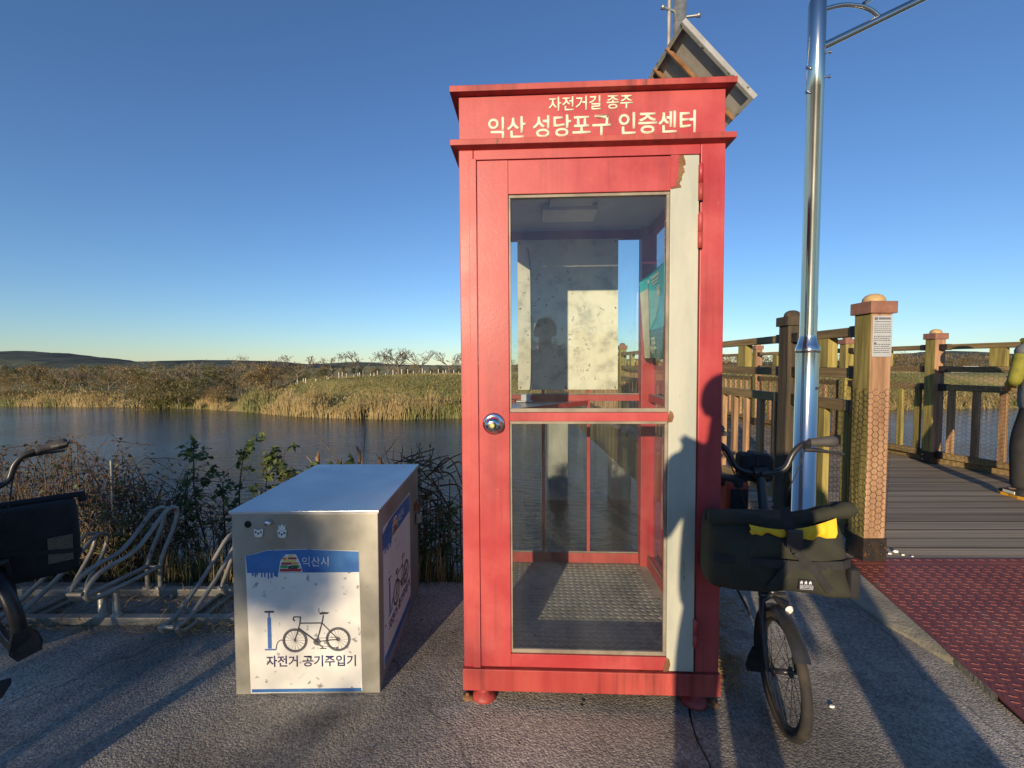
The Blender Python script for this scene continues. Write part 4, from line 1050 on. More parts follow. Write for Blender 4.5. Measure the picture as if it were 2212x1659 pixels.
def lw(px, py, Y=2.72):
    p = at_y(px, py, Y); return Vector((p.x - lamp.location.x, p.y - 2.72, p.z))
a0 = lw(1775, 102); a1 = lw(1990, -2); ext = a1 + (a1 - a0) * .9
mb = MB(); mb.tube([a0, a1, ext], .021, 16); arm = mb.build('arm', M['polished'], lamp)
mb = MB(); mb.tube(smooth_path([lw(1780, 20), lw(1820, 11), lw(1856, 13), lw(1880, 21), lw(1899, 36)], 6), .012, 12); mb.build('arm_brace', M['polished'], lamp)
mb = MB(); mb.tube(smooth_path([lw(1866, 8), lw(1900, -14), lw(1970, -50)], 6), .012, 12); mb.build('arm_brace', M['polished'], lamp)
# lamp head at the end of the arm (above the picture)
e = ext
mb = MB(); mb.lathe([(0, .05), (.05, .05), (.09, .03), (.16, -.02), (.17, -.05), (.15, -.06), (0, -.06)], (e.x + .1, e.y, e.z + .01), 24); hd = mb.build('lamp_head', M['polished'], lamp)
mb = MB(); mb.lathe([(.13, -.058), (.12, -.09), (.07, -.115), (0, -.12)], (e.x + .1, e.y, e.z + .01), 24); mb.build('diffuser', M['white_plastic'], lamp)

# ================================================================== SOLAR PANEL POLE behind the booth
sp = at_y(1468, 60, 3.62)
solar = empty('solar_panel_pole', (sp.x, 3.62, -.62), 0, 'galvanised pole behind the red booth carrying a tilted solar panel', 'solar panel')
def sw(px, py, Y):
    p = at_y(px, py, Y); return Vector((p.x - solar.location.x, p.y - 3.62, p.z + .62))
mb = MB(); mb.lathe([(.0, -.35), (.050, -.35), (.050, 5.1), (0, 5.11)], n=24); mb.build('pole', M['galv'], solar)
mb = MB(); mb.tube([(-.075, .0, -.3), (-.085, .0, 4.9)], .014, 10); mb.build('conduit', M['rack'], solar)
for s_ in (-1, 1):
    mb = MB(); b0 = (s_ * .03, .0, 4.66 - .02 * s_); mb.tube([b0, (s_ * .14, -.02, 4.67 - .03 * s_)], .010, 10); mb.lathe([(0, -.012), (.017, -.012), (.017, .012), (0, .012)], (s_ * .14, -.02, 4.67 - .03 * s_), 10, 'x'); mb.build('clamp_bolt', M['galv'], solar)
# the panel: its corners come from the photograph, the plane is tilted away from the camera
top_, right_, bot_, left_ = ray(1477, 43), ray(1632, 210), ray(1562, 278), ray(1412, 165)
best = None
for az in range(-75, 76, 3):
    for el in range(12, 81, 3):
        nrm = Vector((math.cos(R(el)) * math.sin(R(az)), math.cos(R(el)) * math.cos(R(az)), math.sin(R(el))))
        p0 = Vector((1.24, 3.04, 3.52)); C0 = Vector((0, 0, CAMH)); q = []
        for d_ in (top_, right_, bot_, left_):
            t = (p0 - C0).dot(nrm) / d_.dot(nrm); q.append(C0 + d_ * t)
            if t < 1.5 or t > 6: q = None; break
        if q is None: continue
        e1 = q[0] - q[1]; e2 = q[2] - q[1]; e3 = q[3] - q[0]
        sc = abs(e1.normalized().dot(e2.normalized())) + abs(e1.normalized().dot(e3.normalized())) + (1 - e2.normalized().dot(e3.normalized())) * 2 + .25 * abs(e1.length - .68)
        if best is None or sc < best[0]: best = (sc, az, el, q, nrm)
sc, az, el, q, nrm = best
print('PANEL', sc, az, el, [tuple(round(c, 2) for c in v) for v in q])
e1 = (q[0] - q[1]); e2 = (q[2] - q[1]).normalized() + (q[3] - q[0]).normalized(); e2 = e2 - e1 * (e2.dot(e1) / e1.length_squared)
LA = e1.length; ux = e1.normalized(); uy = e2.normalized(); LB = .50
up_n = nrm if nrm.z > 0 else -nrm
PMx = Matrix((ux, uy, up_n)).transposed().to_4x4(); PMx.translation = q[1] - Vector(solar.location)
fw, fd = .028, .035
mb = MB(); mb.box(fw * .2, LA - fw * .2, fw * .2, LB - fw * .2, .012, .017, PMx); mb.build('back_sheet', M['panel_back'], solar)
mb = MB(); mb.box(.004, LA - .004, .004, LB - .004, .018, .022, PMx); mb.build('solar_cells', M['solar'], solar)
mb = MB()
mb.box(0, LA, 0, .003, -.018, .024, PMx); mb.box(0, LA, LB - .003, LB, -.018, .024, PMx); mb.box(0, .003, .003, LB - .003, -.018, .024, PMx); mb.box(LA - .003, LA, .003, LB - .003, -.018, .024, PMx)
mb.box(.003, LA - .003, .003, fw, -.0185, -.0155, PMx); mb.box(.003, LA - .003, LB - fw, LB - .003, -.0185, -.0155, PMx); mb.box(.003, fw, fw, LB - fw, -.0185, -.0155, PMx); mb.box(LA - fw, LA - .003, fw, LB - fw, -.0185, -.0155, PMx)
mb.build('panel_frame', M['panel_frame'], solar)
pc = PMx @ Vector((LA / 2, LB / 2, -.034)); mb = MB(); mb.tube([(0, 0, pc.z + .02), pc + Vector((0, .02, 0))], .020, 12); mb.tube([(0, 0, pc.z - .35), PMx @ Vector((LA / 2, LB * .42, -.030))], .014, 10); mb.lathe([(.051, pc.z - .05), (.058, pc.z - .05), (.058, pc.z + .09), (.051, pc.z + .09)], n=24); mb.build('panel_arm', M['galv'], solar)
for t in (.42, .80):
    mb = MB(); mb.box(.004, LA - .004, LB * t, LB * t + .004, -.030, -.0005, PMx); mb.box(.004, LA - .004, LB * t, LB * t + .012, -.033, -.030, PMx); mb.build('support_rail', M['rust'], solar)

# ================================================================== BIKE RACK
rack = empty('bike_rack', (-2.1, 2.45, 0), 0, 'grey tubular steel bicycle rack with alternating high and low wheel holders', 'bike rack')
def KL(x, y, z): return (x + 2.1, y - 2.45, z)
for yy in (2.19, 2.47):
    mb = MB(); a, b = KL(-3.6, yy - .02, 0), KL(-1.16, yy + .02, 0); mb.box(a[0], b[0], a[1], b[1], .002, .042); mb.build('base_rail', M['rack'], rack, bevel=.003)
def holder(X, low):
    dz = -.155 if low else 0.0
    h = None
    parts = []
    mb = MB()
    for s_ in (-1, 1):
        x = X + s_ * .036
        prof = [(2.47, .03), (2.47, .19), (2.60, .37), (2.62, .455), (2.54, .475), (2.32, .315 if not low else .325), (2.10, .305 if not low else .22), (2.02, .24), (2.06, .185), (2.48, .165)]
        pts = []
        for k, (yy, zz) in enumerate(prof):
            z = zz + (dz if k > 1 or not low else 0)
            if k == 1 and low: z = .06
            pts.append(KL(x, yy, max(.012, z)))
        mb.tube(round_path(pts, .07, 5), .0115, 10)
    # cross pieces
    mb.tube([KL(X - .04, 2.47, .165 + (dz if low else 0) + (.03 if low else 0)), KL(X + .04, 2.47, .165 + (dz if low else 0) + (.03 if low else 0))], .008, 8)
    mb.tube([KL(X - .036, 2.615, .45 + dz), KL(X + .036, 2.615, .45 + dz)], .011, 8)
    mb.tube([KL(X - .036, 2.02, .24 + dz + (.0)), KL(X + .036, 2.02, .24 + dz)], .010, 8)
    hd = mb.build('wheel_holder', M['rack'], rack)
    for s_ in (-1, 1):
        x = X + s_ * .036
        if not low:
            mb = MB(); c = KL(x, 2.19, 0); mb.lathe([(.024, .042), (.024, .05), (.0155, .055), (.0155, .18)], (c[0], c[1], 0), 12); mb.build('stub', M['rack'], hd)
        mb = MB(); c = KL(x, 2.47, 0); mb.lathe([(.026, .042), (.026, .052), (.014, .056)], (c[0], c[1], 0), 12); mb.build('foot_collar', M['rack'], hd)
for X, low in ((-1.60, True), (-2.02, False), (-2.44, True), (-2.86, False), (-3.28, True)): holder(X, low)

# ================================================================== BICYCLES
def bicycle(loc, rz, steer, label, black=True, pedal_angle=30, stem_len=.355, guard=True):
    b = empty('folding_bicycle', loc, rz, label, 'bicycle', None)
    A = Vector((.415, 0, .55)); u = Vector((-.30, 0, .954)).normalized(); Rs = Matrix.Rotation(steer, 3, u)
    def T(p): return A + Rs @ (Vector(p) - A)
    def TT(pts): return [T(p) for p in pts]
    fm = M['black_metal']
    WR = .205
    def wheel(c, front):
        c = Vector(c); tf = T if front else (lambda p: Vector(p))
        mb = MB(); n = 40
        mb.tube([tf(c + Vector((math.cos(2 * math.pi * k / n), 0, math.sin(2 * math.pi * k / n))) * (WR - .0155)) for k in range(n)], .0165, 10, closed=True)
        w = mb.build('wheel', M['rubber_dusty'], b)
        mb = MB(); mb.tube([tf(c + Vector((math.cos(2 * math.pi * k / n), 0, math.sin(2 * math.pi * k / n))) * (WR - .036)) for k in range(n)], .0095, 8, closed=True); mb.build('rim', fm, w)
        mb = MB(); mb.tube([tf(c + Vector((0, y, 0))) for y in (-.05, -.034, -.032, -.026, -.024, .024, .026, .032, .034, .05)], [.006, .006, .018, .018, .010, .010, .018, .018, .006, .006], 14); mb.build('hub', fm, w)
        mb = MB()
        for k in range(28):
            a = 2 * math.pi * k / 28; s_ = 1 if k % 2 else -1; a2 = a + (.55 if (k // 2) % 2 else -.55)
            mb.tube([tf(c + Vector((math.cos(a2) * .017, s_ * .028, math.sin(a2) * .017))), tf(c + Vector((math.cos(a), 0, math.sin(a))) * (WR - .038))], .0010, 4, caps=False)
        mb.build('spokes', M['black_metal'], w, fixn=False)
        # mudguard
        if guard or not front:
            r0 = WR + .012; a0, a1 = (R(40), R(195)) if front else (R(20), R(200))
            mb = MB(); vs_ = []; m_ = 22; prof = [(-.026, -.014), (-.022, -.003), (-.012, .003), (0, .005), (.012, .003), (.022, -.003), (.026, -.014)]
            for i in range(m_ + 1):
                a = a0 + (a1 - a0) * i / m_
                for (yy, dr) in prof: vs_.append(tf(c + Vector((math.cos(a) * (r0 + dr), yy, math.sin(a) * (r0 + dr)))))
            k = len(prof); mb.add(vs_, [(i * k + j, i * k + j + 1, (i + 1) * k + j + 1, (i + 1) * k + j) for i in range(m_) for j in range(k - 1)], True)
            mg = mb.build('mudguard', fm, b, fixn=False)
            a = a1; e = Vector((math.cos(a) * (r0), 0, math.sin(a) * (r0))); tdir = Vector((-math.sin(a), 0, math.cos(a)))
            pol = [(-.026, -.01), (-.046, .03), (-.052, .075), (-.038, .11), (.038, .11), (.052, .075), (.046, .03), (.026, -.01)]
            mb = MB(); mb.prism([tf(c + e + tdir * t_ + Vector((.0, y_, 0)) - Vector((1, 0, 0)) * (.05 * (t_ / .11) ** 2)) for y_, t_ in pol], tf(Vector((-.004, 0, 0))) - tf(Vector((0, 0, 0)))); mb.build('mud_flap', M['rubber'], mg)
        return w
    fc, rc = (.545, 0, WR), (-.50, 0, WR)
    wheel(fc, True); wheel(rc, False)
    # frame: main tube, head tube, seat tube, rear stays
    mb = MB()
    mb.tube(smooth_path([(.40, 0, .56), (.26, 0, .545), (.06, 0, .44), (-.02, 0, .39), (-.10, 0, .375), (-.14, 0, .37)], 5), .019, 12)
    mb.tube([A + u * .06, A - u * .11], .020, 12)
    mb.tube([(-.055, 0, .285), (-.145, 0, .56)], .018, 12)
    for s_ in (-1, 1):
        mb.tube([(-.06, s_ * .03, .285), (-.30, s_ * .045, .24), (-.50, s_ * .058, WR)], .008, 8); mb.tube([(-.135, s_ * .02, .47), (-.24, s_ * .035, .44), (-.50, s_ * .058, WR)], .008, 8)
    mb.tube([(-.055, -.04, .285), (-.055, .04, .285)], .022, 12)
    mb.build('frame', fm, b)
    # rear rack
    mb = MB()
    for y_ in (-.05, 0, .05): mb.tube([(-.70, y_, .46), (-.36, y_, .46)], .005, 6)
    mb.tube([(-.70, -.05, .46), (-.70, .05, .46)], .005, 6); mb.tube([(-.36, -.05, .46), (-.36, .05, .46)], .005, 6)
    for s_ in (-1, 1): mb.tube([(-.62, s_ * .05, .46), (-.50, s_ * .06, WR)], .004, 6); mb.tube([(-.40, s_ * .05, .46), (-.50, s_ * .06, WR)], .004, 6)
    mb.build('rear_rack', fm, b)
    # seat post and saddle
    mb = MB(); mb.tube([(-.12, 0, .48), (-.255, 0, .93)], .0155, 12); mb.build('seat_post', fm, b)
    mb = MB(); vs_ = []; secs = [(.0, .018, .0), (.06, .022, .012), (.12, .034, .016), (.18, .062, .018), (.23, .072, .022), (.265, .055, .018), (.272, .02, .008)]
    for (t_, w_, h_) in secs:
        for j in range(10):
            a = 2 * math.pi * j / 10; vs_.append((-.13 - t_, math.cos(a) * w_, .955 + math.sin(a) * (h_ * .5 + .012) + (.02 if t_ > .2 else 0) * (t_ - .2) * 10))
    mb.add(vs_, [(i * 10 + j, i * 10 + (j + 1) % 10, (i + 1) * 10 + (j + 1) % 10, (i + 1) * 10 + j) for i in range(len(secs) - 1) for j in range(10)], True); mb.add(vs_[:10], [tuple(range(10))]); mb.add(vs_[-10:], [tuple(range(10))]); mb.build('saddle', M['rubber'], b)
    # fork, stem, handlebar
    mb = MB()
    cr = A - u * .12
    for s_ in (-1, 1): mb.tube(TT([cr + Vector((0, s_ * .012, 0)), cr + Vector((.012, s_ * .04, -.015)), (.50, s_ * .047, .33), (.545, s_ * .049, WR)]), [.012, .013, .011, .008], 10)
    mb.tube(TT([cr + Vector((0, -.045, .0)), cr + Vector((0, .045, 0))]), .014, 10)
    mb.build('fork', fm, b)
    st = A + u * .07; top = A + u * stem_len
    mb = MB(); mb.tube(TT([st, st + u * .06, top - u * .02, top + u * .015]), [.021, .019, .0165, .0165], 14); mb.tube(TT([st + u * .0 + Vector((.0, -.025, .0)), st + Vector((0, .03, 0))]), .016, 10); mb.build('stem', fm, b)
    mb = MB(); mb.tube(TT([top + Vector((0, -.028, .008)), top + Vector((0, .028, .008))]), .023, 14); mb.tube(TT([top + Vector((.02, 0, .012)), top + Vector((.036, 0, .014))]), .007, 8); mb.build('stem_clamp', M['black_metal'], b)
    hb = top + Vector((0, 0, .008))
    path = [(0, 0, 0), (0, .05, .002), (.0, .092, .022), (-.004, .118, .075), (-.012, .148, .108), (-.022, .185, .120), (-.036, .275, .126)]
    full = [Vector((x, -y, z)) for x, y, z in path[::-1]] + [Vector(p) for p in path[1:]]
    mb = MB(); mb.tube(TT([hb + p for p in smooth_path(full, 5)]), .0115, 12); mb.build('handlebar', fm, b)
    for s_ in (-1, 1):
        g0, g1 = Vector((-.0225, s_ * .186, .1205)), Vector((-.037, s_ * .292, .1265))
        mb = MB(); gp = [g0 + (g1 - g0) * t for t in (0, .04, .15, .4, .62, .82, .95, 1.0)]
        mb.tube(TT([hb + p for p in gp]), [.016, .0175, .0165, .0175, .021, .023, .020, .010], 14); gr = mb.build('grip', M['grip'], b)
        # palm rest wing
        mb = MB(); mb.prism(TT([hb + g0 + (g1 - g0) * t + Vector((-x, 0, -.004)) for t, x in ((.35, .012), (.6, .035), (.85, .042), (.99, .03), (.99, .005), (.35, .005))]), (0, 0, .012)); mb.build('palm_rest', M['grip'], gr, bevel=.003)
        mb = MB(); c = hb + Vector((-.016, s_ * .165, .115))
        mb.tube(TT([c, c + Vector((.03, 0, -.012))]), .013, 10); mb.tube(TT([c + Vector((.032, s_ * -.012, -.016)), c + Vector((.036, s_ * .03, -.016)), c + Vector((.038, s_ * .07, -.022)), c + Vector((.034, s_ * .125, -.030))]), [.009, .0085, .006, .006], 8); mb.build('brake_lever', M['black_metal'], b)
        mb = MB(); mb.tube(TT(smooth_path([c + Vector((.034, s_ * -.012, -.018)), c + Vector((.06, s_ * -.05, -.10)), c + Vector((.055, s_ * -.09, -.22)), A + Vector((.03, s_ * .03, .05)), A + Vector((.0, s_ * .02, -.03))], 5)), .0026, 6); mb.build('brake_cable', M['rubber'], b)
    # cranks
    for s_ in (-1, 1):
        a = R(pedal_angle) + (0 if s_ > 0 else math.pi)
        e = Vector((-.055 + math.cos(a) * .16, s_ * .075, .285 + math.sin(a) * .16))
        mb = MB(); mb.tube([(-.055, s_ * .055, .285), e], [.011, .009], 8); ck = mb.build('crank', M['black_metal'], b)
        mb = MB(); mb.box(e.x - .045, e.x + .045, e.y + (s_ * .015 if s_ > 0 else s_ * .085), e.y + (s_ * .085 if s_ > 0 else s_ * .015), e.z - .012, e.z + .012); mb.build('pedal', M['rubber'], ck, bevel=.003)
    mb = MB(); mb.lathe([(.05, -.052), (.083, -.052), (.086, -.050), (.083, -.048), (.05, -.048)], (-.055, 0, .285), 36, 'y'); mb.build('chainwheel', M['galv'], b)
    # headlight on the fork crown
    lp_ = cr + Vector((.055, .02, -.01)); mb = MB(); mb.tube(TT([cr + Vector((.01, .0, -.005)), lp_]), .006, 8); mb.box(0, 0, 0, 0, 0, 0); 
    mb = MB(); mb.tube(TT([cr + Vector((.01, 0, .0)), lp_, lp_ + Vector((.018, .008, -.004))]), [.006, .015, .018], 12); hl = mb.build('headlight', M['black_metal'], b)
    mb = MB(); mb.tube(TT([lp_ + Vector((.0185, .008, -.004)), lp_ + Vector((.024, .010, -.0055))]), [.0165, .012], 12); mb.build('lens', M['white_plastic'], hl)
    # kickstand
    mb = MB(); mb.tube([(-.12, .03, .26), (-.20, .17, .006)], .007, 8); mb.build('kickstand', fm, b)
    return b, T, A, u
# ---- the bicycle beside the booth
BR = R(-98); bike1_loc = Vector((1.041, 2.09, 0))
bike1, T1, A1, u1 = bicycle(bike1_loc, BR, R(-2), 'black folding bicycle parked against the red booth with an olive front bag', pedal_angle=200, stem_len=.325)
B1 = Matrix.Translation(bike1_loc) @ Matrix.Rotation(BR, 4, 'Z')
# pouch behind the stem and small pouch on the bar (each hangs from the bike)
pch = empty('stem_pouch', B1 @ Vector((.27, -.085, .60)), BR, 'orange and black pouch hanging behind the handlebar stem', 'pouch')
mb = MB(); mb.box(-.045, .055, -.045, .045, .04, .23); mb.build('body', M['orange_fabric'], pch, bevel=.018)
mb = MB(); mb.box(.0565, .062, -.03, .034, .07, .20); mb.build('pocket', M['black_canvas'], pch, bevel=.004)
mb = MB(); mb.lathe([(.0, .235), (.05, .235), (.053, .21), (.05, .20), (0, .2)], (.005, 0, 0), 18); mb.build('rim_band', M['black_canvas'], pch)
p2 = empty('bar_pouch', B1 @ Vector((.25, .0, .82)), BR, 'small black pouch strapped behind the handlebar centre', 'pouch')
mb = MB(); mb.box(-.045, .045, -.065, .065, 0, .115); mb.build('body', M['black_canvas'], p2, bevel=.024)
mb = MB(); mb.box(-.047, .047, -.012, .012, -.003, .1175); mb.build('strap', M['strap'], p2, bevel=.004)
# olive roll-top bag on the front carrier
bag = empty('front_bag', B1 @ Vector((.575, -.045, 0)), BR, 'olive canvas roll-top bag with black straps and yellow cloth tucked in', 'bag')
def bag_body(secs, nm, m, parent, n=28, e=.42, wob=.006, seed=1):
    fine = []
    for a_, b_ in zip(secs, secs[1:]):
        m_ = max(1, round((b_[0] - a_[0]) / .012))
        for j in range(m_): fine.append(tuple(a_[i] + (b_[i] - a_[i]) * j / m_ for i in range(5)))
    secs = fine + [secs[-1]]; n = 56
    mb = MB(); vs_ = []; q = random.Random(seed); ph = [q.uniform(0, 6.28) for _ in range(6)]
    for k, (z, yl, yr, xf, xb) in enumerate(secs):
        for j in range(n):
            a = 2 * math.pi * j / n; c_, s_ = math.cos(a), math.sin(a)
            cx_ = math.copysign(abs(c_) ** e, c_); sy = math.copysign(abs(s_) ** e, s_)
            y = (yl + yr) / 2 + sy * (yr - yl) / 2; x = (xf + xb) / 2 + cx_ * (xf - xb) / 2
            x += wob * (math.sin(y * 31 + z * 17 + ph[0]) + .8 * math.sin(z * 47 - y * 23 + ph[1]) + .5 * math.sin(y * 71 + z * 60 + ph[2])) * (1 if cx_ > 0 else .2)
            zz = z + (.010 * math.sin(y * 9 + ph[3]) if 0 < k < len(secs) - 1 else 0)
            vs_.append((x, y, zz))
    k = len(secs); mb.add(vs_, [(i * n + j, i * n + (j + 1) % n, (i + 1) * n + (j + 1) % n, (i + 1) * n + j) for i in range(k - 1) for j in range(n)], True)
    mb.add(vs_[:n], [tuple(range(n))], True); mb.add(vs_[-n:], [tuple(range(n))], True)
    return mb.build(nm, m, parent)
secs = [(.540, -.17, .205, .06, -.06), (.543, -.22, .222, .085, -.075), (.556, -.235, .222, .098, -.09), (.578, -.24, .212, .105, -.095), (.61, -.24, .200, .106, -.095), (.66, -.24, .192, .104, -.095), (.70, -.24, .188, .10, -.09), (.74, -.238, .186, .09, -.085), (.765, -.235, .180, .07, -.075), (.78, -.22, .17, .04, -.05)]
bb = bag_body(secs, 'body', M['olive'], bag, wob=.0065)
# rolled top: thick fold, high at the right-hand end, pinched at the buckle
mb = MB(); pts = []; rs = []
for t in range(17):
    k = t / 16; y = -.24 + .45 * k
    z = .782 - .030 * math.exp(-((k - .52) / .13) ** 2) + .050 * max(0, (k - .55) / .45) ** 1.2
    pts.append((.052 + .008 * math.sin(k * 9), y, z)); rs.append(.024 + .003 * math.sin(k * 14) + .003 * math.sin(k * 41) - .012 * math.exp(-((k - .52) / .08) ** 2) - (.006 if t in (0, 16) else 0))
mb.tube(pts, rs, 16); mb.tube([(x - .05, y, z - .012) for x, y, z in pts], [r_ * .95 for r_ in rs], 14); mb.build('rolled_top', M['olive'], bag)
# yellow cloth under the roll
mb = MB(); vs_ = []; n = 44
for i in range(n + 1):
    k = i / n; y = -.125 + .262 * k; zt = .776 - .018 * math.sin(k * 3.1) + .034 * k * k; zb = .742 + .005 * math.sin(k * 8) + .003 * math.sin(k * 33) + (.012 if i in (0, n) else 0)
    for (z, x) in ((zb, .108 + .005 * math.sin(k * 21) + .003 * math.sin(k * 53)), ((zb + zt) / 2, .117 + .006 * math.sin(k * 17 + 1) + .003 * math.sin(k * 61)), (zt, .104)): vs_.append((x - .006, y, z))
mb.add(vs_, [(i * 3 + j, i * 3 + j + 1, i * 3 + j + 4, i * 3 + j + 3) for i in range(n) for j in range(2)], True)
mb.build('yellow_cloth', M['yellow_fabric'], bag, fixn=False)
def strap(pts, w_, nm='strap', m=None):
    mb = MB()
    for a, b in zip(pts, pts[1:]): mb.beam(a, b, w_, .003, (1, 0, 0.001))
    return mb.build(nm, m or M['strap'], bag)
strap([(.101, -.235, .66), (.113, -.1, .657), (.115, .05, .655), (.108, .155, .66), (.088, .188, .662)], .028)
strap([(.10, -.02, .838), (.107, -.012, .79), (.122, .004, .735), (.117, .014, .70)], .030)
strap([(.119, .012, .70), (.118, .075, .635), (.114, .118, .575)], .026); strap([(.1175, .0, .665), (.117, -.04, .61), (.114, -.065, .57)], .026)
mb = MB(); mb.box(.119, .131, -.022, .026, .715, .775); mb.build('buckle', M['black_metal'], bag, bevel=.004)
mb = MB(); mb.box(.1165, .1185, .022, .068, .575, .611); lb = mb.build('label_patch', M['strap'], bag)
mb = MB()
for k in range(3):
    y = .030 + .013 * k; mb.box(.1188, .1194, y - .004, y + .003, .599, .605); mb.box(.1188, .1194, y - .0008, y + .0016, .605, .608); mb.box(.1188, .1194, y - .004, y - .0028, .5955, .599); mb.box(.1188, .1194, y + .0015, y + .0028, .5955, .599)
for (ya, yb, za, zb) in ((.026, .064, .5925, .5935), (.026, .064, .5805, .5815), (.026, .027, .5805, .5935), (.063, .064, .5805, .5935)): mb.box(.1188, .1193, ya, yb, za, zb)
mb.build('label_print', M['pale'], bag)
lt = link('lettering', text_mesh('BROMPTON', .033, .007, .0004, .01), bag, M['pale']); lt.rotation_euler = (0, 0, R(90)); lt.location = (.1189, .045, .587); tag(lt, kind='stuff')
mb = MB(); mb.box(.04, .09, .19, .222, .54, .64); mb.build('side_pocket', M['black_canvas'], bag, bevel=.012)
# white toy skull hanging behind the bars
sk = empty('skull_charm', B1 @ Vector((.20, -.155, .79)), BR, 'small white skull shaped charm hanging behind the handlebar', 'charm')
mb = MB(); mb.lathe([(0, .05), (.016, .047), (.026, .034), (.028, .018), (.02, .002), (.014, -.012), (.012, -.022), (0, -.022)], n=16); mb.build('skull', M['white_plastic'], sk)
mb = MB()
for s_ in (-1, 1): mb.lathe([(0, .0275), (.007, .0275), (.008, .02)], (s_ * .011, 0, .016), 10, 'x', M=Matrix.Rotation(0, 4, 'Z')) if False else mb.box(.022, .0285, s_ * .011 - .006, s_ * .011 + .006, .010, .023)
mb.build('eye_socket', M['hole'], sk)
mb = MB(); mb.tube([(0, 0, .049), (.03, .02, .14)], .001, 4); mb.build('cord', M['rubber'], sk)

# ---- the bicycle at the rack
bike2_loc = Vector((-1.985, 1.51, 0)); H2 = math.atan2(.835, -.55)
bike2, T2, A2, u2 = bicycle(bike2_loc, H2, R(30), 'black folding bicycle standing before the rack with a black front bag', pedal_angle=100, stem_len=.23)
B2 = Matrix.Translation(bike2_loc) @ Matrix.Rotation(H2, 4, 'Z')
bag2 = empty('front_bag', B2 @ Vector((.60, -.10, -.06)), H2 + R(12), 'black canvas bag with tan panel on the bicycle before the rack', 'bag')
secs = [(.375, -.11, .12, .07, -.07), (.385, -.135, .14, .088, -.085), (.45, -.145, .15, .098, -.09), (.55, -.145, .15, .10, -.09), (.66, -.14, .145, .095, -.085), (.70, -.135, .14, .085, -.08), (.715, -.12, .13, .06, -.06)]
bag_body(secs, 'body', M['black_canvas'], bag2, seed=4)
mb = MB(); mb.box(-.097, -.093, -.118, -.035, .44, .56); mb.build('tan_panel', M['tan_patch'], bag2)
mb = MB(); mb.beam((-.099, -.15, .475), (-.099, .13, .53), .02, .003, (1, 0, 0)); mb.build('strap', M['strap'], bag2)
mb = MB(); mb.tube([(0, -.16, .69), (0, -.155, .725), (0, .13, .725), (0, .14, .69)], .018, 10); mb.build('flap_roll', M['black_canvas'], bag2)
pch2 = empty('yellow_pouch', B2 @ Vector((.30, .09, .42)), H2, 'yellow and tan pouch on the stem of the bicycle before the rack', 'pouch')
mb = MB(); mb.box(-.05, .05, -.07, .05, .12, .26); mb.build('top', M['yellow_fabric'], pch2, bevel=.015)
mb = MB(); mb.box(-.052, .052, -.072, .052, .0, .12); mb.build('bottom', M['tan_patch'], pch2, bevel=.012)

# ================================================================== PEOPLE
def skin_mesh(name, nodes, edges, root=0, sub=2):
    me = bpy.data.meshes.new(name); me.from_pydata([n[:3] for n in nodes], edges, [])
    ob = bpy.data.objects.new(name + '_tmp', me); col.objects.link(ob)
    md = ob.modifiers.new('skin', 'SKIN'); md.use_smooth_shade = True; md.branch_smoothing = .6
    sv = me.skin_vertices[0].data if me.skin_vertices else None
    if sv is None:
        bm = bmesh.new(); bm.from_mesh(me); bm.verts.layers.skin.verify(); bm.to_mesh(me); bm.free(); sv = me.skin_vertices[0].data
    for i, n in enumerate(nodes):
        sv[i].radius = (n[3], n[4] if len(n) > 4 else n[3]); sv[i].use_root = (i == root)
    s_ = ob.modifiers.new('sub', 'SUBSURF'); s_.levels = sub; s_.render_levels = sub
    dg = bpy.context.evaluated_depsgraph_get(); dg.update()
    out = bpy.data.meshes.new_from_object(ob.evaluated_get(dg)); out.name = name
    bpy.data.objects.remove(ob); bpy.data.meshes.remove(me)
    for p in out.polygons: p.use_smooth = True
    out.materials.clear()
    return out
